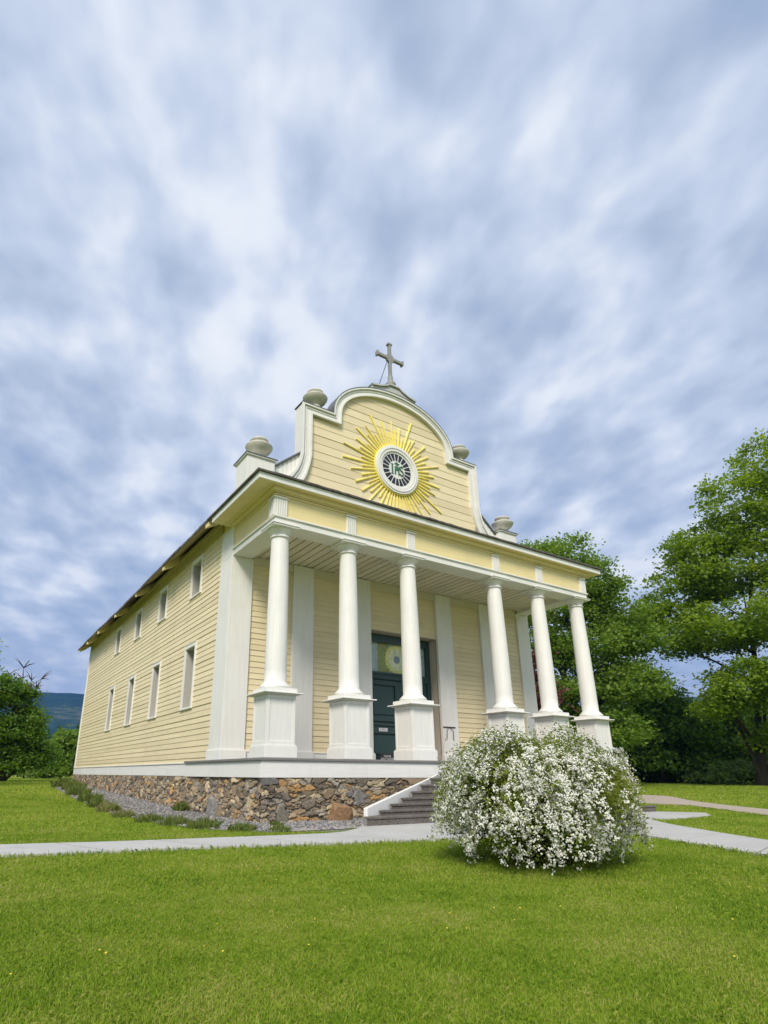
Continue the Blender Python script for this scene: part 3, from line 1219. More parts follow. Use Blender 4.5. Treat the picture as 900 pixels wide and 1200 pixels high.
def build_columns():
    x = COLX[0]
    y = YC
    prof = [(0.250, 0), (0.2495, 0.25), (0.248, 0.7), (0.244, 1.2), (0.237, 1.9), (0.227, 2.6), (0.216, 3.2), (0.210, 3.46)]
    # cups and rings of the base and the capital are their own sub-parts; the shaft is the part
    mb = MB()
    mb.lathe([(0.295, 0.0), (0.265, 0.03)] + [(r, z + 0.05) for r, z in prof], (x, y, 1.56), 48)
    col = mb.build('column', MAT['white'], church)
    mb = MB()
    mb.box(x - 0.335, x + 0.335, y - 0.335, y + 0.335, 0.26, 1.30)
    # raised stiles and rails round a sunk panel on each face
    for (ax, s) in (('y', -1), ('y', 1), ('x', -1), ('x', 1)):
        e = 0.016
        for (a0, a1, z0, z1) in ((-0.3395, -0.275, 0.262, 1.297), (0.275, 0.3395, 0.262, 1.297), (-0.2745, 0.2745, 0.262, 0.34), (-0.2745, 0.2745, 1.225, 1.297)):
            p0, p1 = sorted((s * 0.336, s * (0.336 + e)))
            if ax == 'y':
                mb.box(x + a0, x + a1, y + p0, y + p1, z0, z1)
            else:
                mb.box(x + p0, x + p1, y + a0 * 0.985, y + a1 * 0.985, z0, z1)
    mb.build('pedestal', MAT['white'], col, 0.004, seg=1)
    mb = MB()
    mb.box(x - 0.385, x + 0.385, y - 0.385, y + 0.385, 0.001, 0.235)
    mb.box(x - 0.37, x + 0.37, y - 0.37, y + 0.37, 0.236, 0.262)
    mb.build('pedestal_base', MAT['white'], col, 0.008)
    mb = MB()
    mb.box(x - 0.40, x + 0.40, y - 0.40, y + 0.40, 1.3, 1.325)
    mb.box(x - 0.475, x + 0.475, y - 0.475, y + 0.475, 1.326, 1.352)
    mb.build('pedestal_cap', MAT['white'], col, 0.006)
    mb = MB()
    mb.box(x - 0.37, x + 0.37, y - 0.37, y + 0.37, 1.353, 1.452)
    mb.lathe([(0.335, 0), (0.35, 0.02), (0.353, 0.04), (0.34, 0.065), (0.31, 0.08), (0.30, 0.105)], (x, y, 1.453), 48)
    mb.build('column_base', MAT['white'], col, 0.006)
    mb = MB()
    mb.lathe([(0.210, 0), (0.243, 0.01), (0.249, 0.025), (0.243, 0.04), (0.214, 0.05), (0.212, 0.115), (0.232, 0.125), (0.232, 0.14),
              (0.244, 0.15), (0.284, 0.185), (0.302, 0.205), (0.306, 0.225), (0.299, 0.238)], (x, y, 5.04), 48)
    mb.box(x - 0.345, x + 0.345, y - 0.345, y + 0.345, 5.276, 5.318)
    mb.box(x - 0.365, x + 0.365, y - 0.365, y + 0.365, 5.3185, 5.334)
    mb.build('capital', MAT['white'], col, 0.004)
    for cx in COLX[1:]:
        copy_child(col, church, (cx - x, 0, 0))


build_columns()


def build_door():
    x0, x1, zt = 4.80, 7.42, 3.87
    yd = 0.36
    xm = 6.11
    mb = MB()       # jamb lining of the deep doorway
    mb.box(x0 - 0.03, x0, -0.04, yd + 0.3, 0.0, zt)
    mb.box(x1, x1 + 0.03, -0.04, yd + 0.3, 0.0, zt)
    mb.box(x0 - 0.03, x1 + 0.03, -0.03, yd + 0.3, zt, zt + 0.03)
    mb.build('doorway', MAT['tan'], church, 0.004)
    mb = MB()       # sill
    mb.box(x0, x1, -0.02, yd, 0.0, 0.025)
    mb.build('door_sill', MAT['floor'], church, 0.004)
    # door frame with head, transom bar, posts
    a, b = x0 + 0.16, x1 - 0.16
    mb = MB()
    mb.box(x0, a, yd - 0.05, yd + 0.12, 0.0, zt - 0.002)
    mb.box(b, x1, yd - 0.05, yd + 0.12, 0.0, zt - 0.002)
    mb.box(a, b, yd - 0.05, yd + 0.12, 3.62, zt - 0.002)
    mb.box(a - 0.05, b + 0.05, yd - 0.09, yd - 0.051, 3.60, 3.66)
    mb.box(a, b, yd - 0.05, yd + 0.12, 2.45, 2.66)
    mb.box(a - 0.03, b + 0.03, yd - 0.10, yd - 0.051, 2.60, 2.67)
    mb.box(a - 0.03, b + 0.03, yd - 0.075, yd - 0.051, 2.46, 2.50)
    door = mb.build('door', MAT['green'], church, 0.006)
    # two leaves
    for s, (l, r) in enumerate(((a + 0.003, xm - 0.003), (xm + 0.003, b - 0.003))):
        mb = MB()
        y1 = yd + 0.06
        mb.box(l, r, y1, y1 + 0.02, 0.03, 2.445)
        st = 0.13
        mb.box(l, l + st, yd, y1, 0.03, 2.445)
        mb.box(r - st, r, yd, y1, 0.03, 2.445)
        for z0, z1 in ((0.03, 0.20), (0.84, 1.02), (1.20, 1.35), (2.29, 2.445)):
            mb.box(l + st, r - st, yd + 0.001, y1, z0, z1)
        for z0, z1 in ((0.20, 0.84), (1.02, 1.20), (1.35, 2.29)):
            mb.box(l + st + 0.05, r - st - 0.05, y1 - 0.032, y1, z0 + 0.05, z1 - 0.05)
        leaf = mb.build('door_leaf', MAT['green'], door, 0.006)
    mb = MB()
    mb.tube([(xm - 0.075, yd - 0.045, 1.10), (xm - 0.075, yd, 1.10)], [0.028, 0.014], 12)
    mb.lathe([(0.0, -0.0), (0.028, 0.01), (0.034, 0.03), (0.028, 0.05), (0.0, 0.06)], (xm - 0.075, yd - 0.065, 1.07), 16)
    mb.build('door_handle', MAT['iron'], door)
    # transom light: pale leaded glass with a yellow sun roundel
    zt0, zt1 = 2.66, 3.62
    yg = yd + 0.05
    def flat(name, col, rough=0.25, spec=0.5):
        m, k, bs, out = mat_base(name)
        geo = k.n('ShaderNodeNewGeometry')
        n = k.noise(geo.outputs['Position'], 9, 4, 0.7)
        k.l(k.ramp(n, [(0.3, tuple(c * 0.75 for c in col)), (0.7, tuple(min(1, c * 1.2) for c in col))]), bs.inputs['Base Color'])
        bs.inputs['Roughness'].default_value = rough
        return m
    G1 = flat('pale_blue_glass', (0.42, 0.52, 0.52))
    G2 = flat('olive_glass', (0.30, 0.34, 0.11))
    G3 = flat('sun_yellow_glass', (0.72, 0.72, 0.24))
    G4 = flat('pale_yellow_glass', (0.74, 0.77, 0.50))
    G5 = flat('slate_blue_glass', (0.22, 0.30, 0.38))
    mb = MB()
    mb.box(a, b, yg, yg + 0.01, zt0, zt1)
    tl = mb.build('transom', G1, door)
    mb = MB()
    mb.box(5.36, 5.80, yg - 0.006, yg, zt0 + 0.002, zt1 - 0.002)
    mb.build('coloured_panel', G2, tl)
    mb = MB()
    mb.box(6.42, 6.86, yg - 0.006, yg, zt0 + 0.002, zt1 - 0.002)
    mb.build('coloured_panel', G2, tl)
    def disc(name, r0, r1, y0, mat, seg=48, wav=0.0):
        m = MB()
        c = (6.11, 3.13)
        v, f = [], []
        for k in range(seg):
            t = 2 * math.pi * k / seg
            rr = r1 * (1 + (wav if k % 2 else -wav))
            v += [(c[0] + r0 * math.cos(t), y0, c[1] + r0 * math.sin(t)), (c[0] + rr * math.cos(t), y0, c[1] + rr * math.sin(t)),
                  (c[0] + rr * math.cos(t), y0 + 0.004, c[1] + rr * math.sin(t))]
        for k in range(seg):
            j = (k + 1) % seg
            f += [(k * 3, k * 3 + 1, j * 3 + 1, j * 3), (k * 3 + 1, k * 3 + 2, j * 3 + 2, j * 3 + 1)]
        m.add(v, f)
        return m.build(name, mat, tl)
    disc('sun_roundel', 0.34, 0.47, yg - 0.014, G3, 48, 0.04)
    disc('roundel_ring', 0.12, 0.34, yg - 0.0145, G4, 40, 0.0)
    disc('roundel_eye', 0.02, 0.12, yg - 0.015, G5, 24, 0.15)


build_door()


def build_gable():
    yf = 0.04
    cx, cz = W / 2, 11.2
    def ell(a, b, n, t0=180.0, t1=0.0):
        return [(cx + a * math.cos(math.radians(t)), cz + b * math.sin(math.radians(t))) for t in np.linspace(t0, t1, n)]
    lo = [(1.30, 7.95), (1.62, 8.10), (1.88, 8.32), (2.06, 8.58), (2.18, 8.88), (2.25, 9.22), (2.25, 11.08), (3.43, 11.08)]
    li = [(1.62, 7.60), (1.98, 7.82), (2.26, 8.14), (2.42, 8.50), (2.53, 8.86), (2.60, 9.24), (2.60, 10.78), (3.72, 10.78)]
    mir = lambda P: [(W - x, z) for x, z in P][::-1]
    NA = 49
    outer = lo + ell(2.66, 1.66, NA) + mir(lo)
    inner = li + ell(2.36, 1.36, NA) + mir(li)

    def band(mb, t0, t1, y0, y1):
        """ribbon between fractions t0..t1 of the way from outer to inner, closed box section y0..y1"""
        n = len(outer)
        v, f = [], []
        for (o, i) in zip(outer, inner):
            for t in (t0, t1):
                p = (o[0] + (i[0] - o[0]) * t, o[1] + (i[1] - o[1]) * t)
                v += [(p[0], y0, p[1]), (p[0], y1, p[1])]
        for k in range(n - 1):
            a, b = k * 4, (k + 1) * 4
            f += [(a, b, b + 2, a + 2), (a + 1, a + 3, b + 3, b + 1), (a, a + 1, b + 1, b), (a + 2, b + 2, b + 3, a + 3)]
        mb.add(v, f)
    mb = MB()
    band(mb, 0.0, 1.0, -0.05, 0.42)
    mo = mb.build('gable_moulding', MAT['white_h'], church)
    mb = MB()
    band(mb, -0.06, 0.16, -0.12, -0.051)
    band(mb, 0.30, 0.42, -0.075, -0.0512)
    band(mb, 0.86, 1.03, -0.10, -0.0514)
    mb.build('moulding_edge', MAT['white_h'], mo)
    mb = MB()
    keep_o, keep_i = outer, inner
    outer, inner = outer[6:-6], inner[6:-6]
    band(mb, -0.115, -0.062, -0.135, 0.44)
    outer, inner = keep_o, keep_i
    mb.build('gable_flashing', MAT['flash'], mo)
    # boarded panel
    ii = inner
    half = [p for p in ii if p[0] <= cx + 1e-6]
    zs = np.array([p[1] for p in half])
    xs = np.array([p[0] for p in half])

    def left(z):
        if z < 8.5:
            return 2.42
        if z < 10.78:
            return float(np.interp(z, [8.5, 8.86, 9.24], [2.42, 2.53, 2.60])) - 0.02
        if z <= cz:
            return 3.72
        q = min(1.0, (z - cz) / 1.37)
        return cx - 2.38 * math.sqrt(max(0.0, 1 - q * q))
    siding('gable', MAT['yellow_x'], 0, 0, 7.4, 12.56, 0.303, lambda u, o, z: (u, yf - o, z), (), 21, out=0.016, clip=lambda z: (left(z) if z > 8.2 else 2.0, W - (left(z) if z > 8.2 else 2.0)))
    # solid core behind the boards
    mid = [((o[0] + i[0]) / 2, (o[1] + i[1]) / 2) for o, i in zip(outer, inner)]
    poly = [(1.6, 6.7), (1.6, 7.7)] + mid[1:-1] + [(W - 1.6, 7.7), (W - 1.6, 6.7)]
    mb = MB()
    mb.prism(poly, 'y', yf + 0.012, 0.40)
    mb.build('gable_core', MAT['greywood'], church)
    # flank walls with a sloping dark coping between gable and urn pedestals
    for s in (0, 1):
        X = (lambda x: x) if s == 0 else (lambda x: W - x)
        mb = MB()
        mb.prism([(X(1.1), 6.9), (X(1.1), 8.26), (X(2.27), 9.26), (X(2.27), 6.9)], 'y', 0.10, 0.30)
        for k in range(8):
            xa = 1.12 + k * 0.142
            zt = 8.26 + (xa + 0.07 - 1.1) * 0.855 - 0.06
            mb.box(min(X(xa), X(xa + 0.128)), max(X(xa), X(xa + 0.128)), 0.085, 0.099, 7.0, zt)
        fw = mb.build('flank_wall', MAT['white'], church)
        mb = MB()
        mb.prism([(X(1.08), 8.262), (X(1.08), 8.32), (X(2.27), 9.33), (X(2.27), 9.272)], 'y', 0.02, 0.36)
        mb.build('coping', MAT['flash'], fw)
    # round window
    c = (6.08, 9.77)

    def ring(mb, r0, r1, y0, y1, seg=72, cc=c):
        v, f = [], []
        for k in range(seg):
            t = 2 * math.pi * k / seg
            for r in (r0, r1):
                for y in (y0, y1):
                    v.append((cc[0] + r * math.cos(t), y, cc[1] + r * math.sin(t)))
        for k in range(seg):
            a, b = k * 4, ((k + 1) % seg) * 4
            f += [(a, b, b + 2, a + 2), (a + 1, a + 3, b + 3, b + 1), (a, a + 1, b + 1, b), (a + 2, b + 2, b + 3, a + 3)]
        mb.add(v, f)

    def pdisc(mb, r, y0, y1, seg=48):
        mb.prism([(c[0] + r * math.cos(2 * math.pi * k / seg), c[1] + r * math.sin(2 * math.pi * k / seg)) for k in range(seg)], 'y', y0, y1)
    mb = MB()
    ring(mb, 0.70, 0.93, -0.085, yf)
    ring(mb, 0.80, 0.86, -0.105, -0.086)
    rw = mb.build('round_window', MAT['white'], church, 0.012)
    mb = MB()
    ring(mb, 0.625, 0.699, -0.045, yf)
    mb.build('frame', MAT['white'], rw, 0.006)
    mb = MB()
    pdisc(mb, 0.624, -0.022, 0.0)
    mb.build('pane', MAT['glass'], rw)
    mb = MB()
    pdisc(mb, 0.345, -0.036, -0.023)
    for k in range(20):
        t = 2 * math.pi * (k + 0.5) / 20
        d = (math.cos(t), math.sin(t))
        nrm = (-d[1], d[0])
        w = 0.0125
        P = [(c[0] + d[0] * 0.315 + nrm[0] * w, c[1] + d[1] * 0.315 + nrm[1] * w), (c[0] + d[0] * 0.628 + nrm[0] * w, c[1] + d[1] * 0.628 + nrm[1] * w),
             (c[0] + d[0] * 0.628 - nrm[0] * w, c[1] + d[1] * 0.628 - nrm[1] * w), (c[0] + d[0] * 0.315 - nrm[0] * w, c[1] + d[1] * 0.315 - nrm[1] * w)]
        mb.prism(P, 'y', -0.034, -0.0235)
    mb.build('spoked_centre', MAT['white'], rw)
    # green monogram IHS, a cross rising from the H
    mb = MB()
    y0, y1 = -0.055, -0.0365
    bx = lambda a, b, z0, z1, dy=0.0: mb.box(c[0] + a, c[0] + b, y0 - dy, y1, c[1] + z0, c[1] + z1)
    bx(-0.235, -0.185, -0.17, 0.17)
    bx(-0.26, -0.16, 0.171, 0.195)
    bx(-0.26, -0.16, -0.195, -0.171)
    bx(-0.105, -0.055, -0.19, 0.13)
    bx(0.045, 0.095, -0.19, 0.13)
    bx(-0.0545, 0.0445, -0.025, 0.025, 0.002)
    bx(-0.027, 0.023, 0.026, 0.31)
    bx(-0.105, 0.10, 0.215, 0.255, 0.003)
    pts = []
    for t in np.linspace(20, 270, 14):
        pts.append((c[0] + 0.19 + 0.065 * math.cos(math.radians(t)), -0.048, c[1] + 0.09 + 0.085 * math.sin(math.radians(t))))
    for t in np.linspace(80, -160, 14):
        pts.append((c[0] + 0.19 + 0.075 * math.cos(math.radians(t)), -0.048, c[1] - 0.09 + 0.09 * math.sin(math.radians(t))))
    mb.tube(pts, 0.024, 8)
    mb.build('monogram', MAT['emblem'], rw)
    # sunburst rays
    sb = MB()
    ring(sb, 0.931, 0.97, -0.045, yf + 0.0, 72)
    sunb = sb.build('sunburst', MAT['rayyellow'], church)
    rng = random.Random(9)
    n = 58
    lens = [2.28, 1.55, 1.85, 1.45, 2.02, 1.62, 1.9, 1.5]
    for k in range(n):
        t = math.radians(170 - 360.0 * k / n + rng.uniform(-1.0, 1.0))
        Lr = lens[k % 8] * rng.uniform(0.95, 1.05)
        d = (math.cos(t), math.sin(t))
        nr = (-d[1], d[0])
        wi, wo = (0.016, 0.029) if k % 3 else (0.026, 0.010)
        r0 = 0.94
        q = lambda r, s: (c[0] + d[0] * r + nr[0] * s, c[1] + d[1] * r + nr[1] * s)
        yb, yt, yr = yf - 0.002, -0.016, -0.022
        A = [q(r0, wi), q(Lr, wo), q(Lr, -wo), q(r0, -wi)]
        v = [(p[0], yb, p[1]) for p in A] + [(p[0], yt, p[1]) for p in A]
        m0, m1 = q(r0, 0), q(Lr - 0.03, 0)
        v += [(m0[0], yr, m0[1]), (m1[0], yr, m1[1])]
        f = [(3, 2, 1, 0), (0, 1, 5, 4), (2, 3, 7, 6), (1, 2, 6, 9, 5), (3, 0, 4, 8, 7), (4, 5, 9, 8), (6, 7, 8, 9)]
        rb = MB()
        rb.add(v, f)
        rb.build('ray', MAT['rayyellow'], sunb)
    # small cap and cross
    mb = MB()
    prof = [(5.10, 12.80), (5.10, 12.94), (5.45, 13.02), (5.75, 13.14), (5.88, 13.24), (6.30, 13.24), (6.43, 13.14), (6.73, 13.02), (7.09, 12.94), (7.09, 12.80)]
    mb.prism(prof, 'y', -0.04, 0.38)
    for a, b in zip(prof[1:-2], prof[2:-1]):
        pass
    cap = mb.build('gable_cap', MAT['capgrey'], church, 0.01)
    mb = MB()
    up = prof[1:-1]
    mb.prism([(x, z + 0.001) for x, z in up] + [(x + (0.04 if x > 6.1 else -0.04) * (abs(x - 6.1) > 0.9), z + 0.06) for x, z in up[::-1]], 'y', -0.10, 0.44)
    mb.build('cap_ledge', MAT['capgrey'], cap)
    mb = MB()
    y0, y1 = 0.09, 0.21
    x = 6.09
    mb.box(x - 0.055, x + 0.055, y0, y1, 13.30, 15.30)
    mb.box(x - 0.56, x - 0.056, y0 + 0.004, y1 - 0.004, 14.61, 14.73)
    mb.box(x + 0.056, x + 0.56, y0 + 0.004, y1 - 0.004, 14.61, 14.73)
    for (ex, ez, h) in ((-0.595, 14.67, 1), (0.595, 14.67, 1), (0, 15.32, 0)):
        if h:
            mb.box(x + ex - 0.035, x + ex + 0.035, y0 - 0.02, y1 + 0.02, ez - 0.10, ez + 0.10)
        else:
            mb.box(x + ex - 0.10, x + ex + 0.10, y0 - 0.02, y1 + 0.02, ez - 0.04, ez + 0.04)
    for sx in (-1, 1):
        for sz in (-1, 1):
            mb.prism([(x + sx * 0.056, 14.67 + sz * 0.061), (x + sx * 0.17, 14.67 + sz * 0.061), (x + sx * 0.16, 14.67 + sz * 0.11), (x + sx * 0.11, 14.67 + sz * 0.16), (x + sx * 0.056, 14.67 + sz * 0.17)], 'y', y0 + 0.01, y1 - 0.01)
    cr = mb.build('cross', MAT['greywood'], church, 0.012)
    mb = MB()
    mb.lathe([(0.24, 0), (0.24, 0.05), (0.16, 0.10), (0.19, 0.18), (0.20, 0.26), (0.13, 0.34), (0.105, 0.42), (0.095, 0.60)], (x, 0.15, 13.24), 20)
    mb.build('cross_foot', MAT['greywood'], cr)
    mb = MB()
    mb.tube([(5.47, 0.15, 13.04), (5.95, 0.15, 14.45)], 0.014, 8)
    mb.build('stay_rod', MAT['iron'], cr)


build_gable()


def build_urns():
    prof = [(0.20, 0), (0.20, 0.04), (0.13, 0.075), (0.145, 0.125), (0.27, 0.185), (0.365, 0.275), (0.412, 0.36), (0.422, 0.395), (0.41, 0.412), (0.30, 0.424), (0.215, 0.44), (0.205, 0.50), (0.22, 0.54), (0.272, 0.568), (0.288, 0.60), (0.272, 0.625), (0.12, 0.655), (0.02, 0.665)]
    mb = MB()
    mb.lathe(prof, (0.88, 0.14, 8.66), 40)
    u = mb.build('urn', MAT['urn'], church)
    for (x, y, z) in ((W - 0.75, 0.14, 8.66), (2.84, 0.16, 11.20), (W - 2.84, 0.16, 11.20)):
        copy_child(u, church, (x - 0.88, y - 0.14, z - 8.66))
    for s in (0, 1):
        x0, x1 = (0.40, 1.29) if s == 0 else (W - 1.29, W - 0.40)
        mb = MB()
        mb.box(x0, x1, -0.16, 0.70, 6.6, 8.53)
        p = mb.build('urn_pedestal', MAT['white'], church, 0.008)
        mb = MB()
        mb.box(x0 - 0.05, x1 + 0.05, -0.21, 0.75, 8.531, 8.57)
        mb.box(x0 + 0.02, x1 - 0.02, -0.14, 0.68, 8.601, 8.658)
        mb.build('pedestal_cap', MAT['white'], p, 0.004)
        mb = MB()
        mb.box(x0 - 0.07, x1 + 0.07, -0.23, 0.77, 8.571, 8.60)
        mb.build('cap_flashing', MAT['flash'], p, 0.003)


build_urns()


def build_roof():
    rng = np.random.default_rng(2)
    # main roof: two shingled slopes with a ragged butt edge, plus the boards seen from below
    for s in (0, 1):
        X = (lambda x: x) if s == 0 else (lambda x: W - x)
        n, mrows = 240, 12
        ys = np.linspace(0.42, L + 0.62, n)
        v, f = [], []
        for i, y in enumerate(ys):
            jag = rng.uniform(-0.02, 0.02)
            sag = 0.03 * math.sin(y * 0.45) + 0.012 * math.sin(y * 2.1)
            for j in range(mrows):
                t = j / (mrows - 1)
                x = -0.45 + jag * (1 if j == 0 else 0) + t * (6.1 + 0.45)
                z = roof_z(x) + 0.035 + sag * (1 - t)
                v.append((X(x), y, z))
            x = -0.45 + jag
            v.append((X(x), y, roof_z(x) - 0.05 + sag))
            v.append((X(6.1), y, roof_z(6.1) - 0.02))
        st = mrows + 2
        for i in range(n - 1):
            for j in range(mrows - 1):
                a = i * st + j
                f.append((a, a + 1, a + st + 1, a + st))
            a = i * st
            f.append((a, a + st, a + st + mrows, a + mrows))
            f.append((a + mrows, a + mrows + 1, a + st + mrows + 1, a + st + mrows))
        for a in (0, (n - 1) * st):
            f.append(tuple(range(a, a + mrows)) + (a + mrows + 1, a + mrows))
        mb = MB()
        mb.add(v, f)
        roof = mb.build('roof', MAT['shingle'], church)
        mb = MB()
        mb.prism([(X(-0.40), roof_z(-0.40) - 0.022), (X(0.4), roof_z(0.4) - 0.022), (X(0.4), roof_z(0.4) - 0.05), (X(-0.40), roof_z(-0.40) - 0.05)], 'y', 0.21, L + 0.58)
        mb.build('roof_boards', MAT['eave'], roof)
        for y in (0.52, 4.75, 8.4, 12.1, 15.9, 18.8, 21.2):
            mb = MB()
            mb.prism([(X(-0.43), roof_z(-0.43) - 0.052), (X(0.3), roof_z(0.3) - 0.052), (X(0.3), roof_z(0.3) - 0.30), (X(-0.12), roof_z(-0.12) - 0.30), (X(-0.43), roof_z(-0.43) - 0.20)], 'y', y - 0.10, y + 0.10)
            mb.build('rafter_tail', MAT['cream'], roof, 0.006)
    # frieze board at the wall head
    for s in (-1, 1):
        mb = MB()
        X = (lambda x: x) if s < 0 else (lambda x: W - x)
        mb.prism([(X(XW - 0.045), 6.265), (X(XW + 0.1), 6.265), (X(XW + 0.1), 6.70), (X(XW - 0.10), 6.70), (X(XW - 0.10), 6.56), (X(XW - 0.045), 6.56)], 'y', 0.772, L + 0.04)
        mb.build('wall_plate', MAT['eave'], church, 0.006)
    # porch roof
    mb = MB()
    e0, e1, y0 = -0.46, W + 0.46, -2.95
    z0 = 6.47
    hx = 1.0
    hz = z0 + ROOF_S * (hx - e0)
    n = 90
    top, bot = [], []
    for i in range(n):
        t = i / (n - 1)
        jag = rng.uniform(-0.012, 0.012)
        x = e0 + (e1 - e0) * t
        top.append((x, y0 + jag, z0 + rng.uniform(-0.004, 0.006)))
        bot.append((x, y0 + jag, z0 - 0.045))
    ridge = [(min(max(p[0], hx), W - hx), -0.02, hz) for p in top]
    v = top + bot + ridge
    f = []
    for i in range(n - 1):
        f.append((i, i + 1, 2 * n + i + 1, 2 * n + i) if ridge[i] != ridge[i + 1] else (i, i + 1, 2 * n + i))
        f.append((i, n + i, n + i + 1, i + 1))
    mb.add(v, f)
    for s in (0, 1):
        X = (lambda x: x) if s == 0 else (lambda x: W - x)
        mb.add([(X(e0), y0, z0), (X(e0), 0.43, z0), (X(hx), 0.43, hz), (X(hx), -0.02, hz), (X(e0), y0, z0 - 0.045), (X(e0), 0.43, z0 - 0.045), (X(hx), 0.43, hz - 0.05)],
               [(0, 1, 2, 3), (0, 4, 5, 1), (1, 5, 6, 2)])
    mb.add([(e0, y0, z0 - 0.045), (e1, y0, z0 - 0.045), (e1, -2.5, z0 - 0.045), (e0, -2.5, z0 - 0.045)], [(0, 1, 2, 3)])
    mb.add([(e0, -2.5, z0 - 0.046), (0.5, -2.5, z0 - 0.046), (0.5, 0.43, z0 - 0.046), (e0, 0.43, z0 - 0.046)], [(0, 1, 2, 3)])
    mb.add([(W - 0.5, -2.5, z0 - 0.046), (e1, -2.5, z0 - 0.046), (e1, 0.43, z0 - 0.046), (W - 0.5, 0.43, z0 - 0.046)], [(0, 1, 2, 3)])
    mb.build('porch_roof', MAT['shingle'], church)


build_roof()


def build_foundation():
    """random rubble: flat stones of many sizes, each bulging out of dark joints"""
    rng = np.random.default_rng(33)
    pal = np.array([(0.19, 0.145, 0.095), (0.27, 0.21, 0.14), (0.165, 0.145, 0.12), (0.30, 0.25, 0.175), (0.12, 0.10, 0.08), (0.33, 0.205, 0.09), (0.23, 0.21, 0.18), (0.38, 0.31, 0.21), (0.15, 0.145, 0.145)])
    pw = np.array([0.2, 0.17, 0.15, 0.12, 0.12, 0.08, 0.08, 0.05, 0.03])

    def wall(name, u0, u1, zbot, ztop, du, place):
        us = np.arange(u0, u1 + du, du)
        zs = np.arange(zbot, ztop + 0.001, 0.016)
        U, Z = np.meshgrid(us, zs, indexing='ij')
        # seeds: a coarse set of big stones and a dense set of thin ones
        area = (u1 - u0) * (ztop - zbot)
        nb, ns = int(area * 3.0), int(area * 50)
        su = np.r_[rng.uniform(u0, u1, nb), rng.uniform(u0, u1, ns)]
        sz = np.r_[rng.uniform(zbot, ztop, nb), rng.uniform(zbot, ztop, ns)]
        rad = np.r_[rng.uniform(0.07, 0.14, nb), rng.uniform(0.0, 0.05, ns)]
        asp = np.r_[rng.uniform(1.0, 1.9, nb), rng.uniform(1.6, 4.6, ns)]
        rot = rng.normal(0, 0.16, nb + ns)
        wu = U + 0.012 * np.sin(Z * 41 + U * 9) + 0.01 * np.sin(U * 27 + 1.3)
        wz = Z + 0.008 * np.sin(U * 33) + 0.006 * np.sin(U * 71 + Z * 30)
        best = np.full(U.shape, 1e9)
        sec = np.full(U.shape, 1e9)
        who = np.zeros(U.shape, int)
        order = np.argsort(su)
        for i in order:
            c0 = max(0, int((su[i] - u0 - 0.8) / du))
            c1 = min(len(us), int((su[i] - u0 + 0.8) / du) + 1)
            a = wu[c0:c1] - su[i]
            b = wz[c0:c1] - sz[i]
            ca, sa = math.cos(rot[i]), math.sin(rot[i])
            p = (a * ca + b * sa) / math.sqrt(asp[i])
            q = (-a * sa + b * ca) * math.sqrt(asp[i])
            dd = np.sqrt(p * p + q * q) * 0.75 + 0.25 * np.maximum(np.abs(p), np.abs(q)) * 1.2 - rad[i]
            B, S_, H_ = best[c0:c1], sec[c0:c1], who[c0:c1]
            m = dd < B
            S_[:] = np.where(m, B, np.minimum(S_, dd))
            B[:] = np.where(m, dd, B)
            H_[:] = np.where(m, i, H_)
        edge = np.clip((sec - best) / 0.035, 0, 1)
        stone_h = rng.uniform(0.01, 0.05, nb + ns)
        tilt_u, tilt_z = rng.normal(0, 0.10, nb + ns), rng.normal(0, 0.12, nb + ns)
        hgt = stone_h[who] * (edge ** 0.45) + edge ** 0.5 * 0.015 + np.clip(tilt_u[who] * (U - su[who]) + tilt_z[who] * (Z - sz[who]), -0.02, 0.03) * edge
        hgt += 0.003 * np.sin(U * 90 + Z * 60 + who) + 0.002 * np.sin(U * 170 - Z * 130)
        v = np.empty((len(us), len(zs), 3))
        for i in range(len(us)):
            for k, arr in enumerate(place(us[i], hgt[i], zs)):
                v[i, :, k] = arr
        ci = rng.choice(len(pal), nb + ns, p=pw / pw.sum())
        cc = pal[ci] * rng.uniform(1.0, 1.85, (nb + ns, 1))
        cc = cc * np.array((1.0, 0.97, 0.90))
        col = cc[who]
        mort = np.array((0.085, 0.075, 0.065))
        e = np.clip(edge * 1.6, 0, 1)[..., None]
        col = col * e + mort * (1 - e)
        n1, n2 = len(us), len(zs)
        i = (np.arange(n1 - 1)[:, None] * n2 + np.arange(n2 - 1)[None]).ravel()
        idx = np.stack([i, i + n2, i + n2 + 1, i + 1], 1)
        o = np_mesh(name, v.reshape(-1, 3), 4, MAT['stone'], church, idx=idx, smooth=False)
        at = o.data.attributes.new('stone', 'FLOAT_COLOR', 'POINT')
        at.data.foreach_set('color', np.c_[col.reshape(-1, 3), np.ones(n1 * n2)].astype(np.float32).ravel())
        return o
    z0 = -1.45
    top = -0.392
    wall('foundation', 0.03, 4.4, z0, top, 0.014, lambda u, h, z: (np.full_like(z, u), -D + 0.05 - h - 0.02 * (top - z), z))
    wall('foundation', 7.8, W - 0.03, z0, top, 0.03, lambda u, h, z: (np.full_like(z, u), -D + 0.05 - h - 0.02 * (top - z), z))
    wall('foundation', -D + 0.04, L, z0, top, 0.018, lambda u, h, z: (0.09 - h - 0.03 * (top - z) + (0.10 if u > 1.97 else 0.0), np.full_like(z, u), z))
    wall('foundation', -D + 0.04, L, z0, top, 0.08, lambda u, h, z: (W - 0.09 + h, np.full_like(z, u), z))
    mb = MB()
    mb.box(0.16, W - 0.16, -D + 0.10, L - 0.05, -1.5, -0.42)
    mb.build('foundation_core', MAT['step'], church)
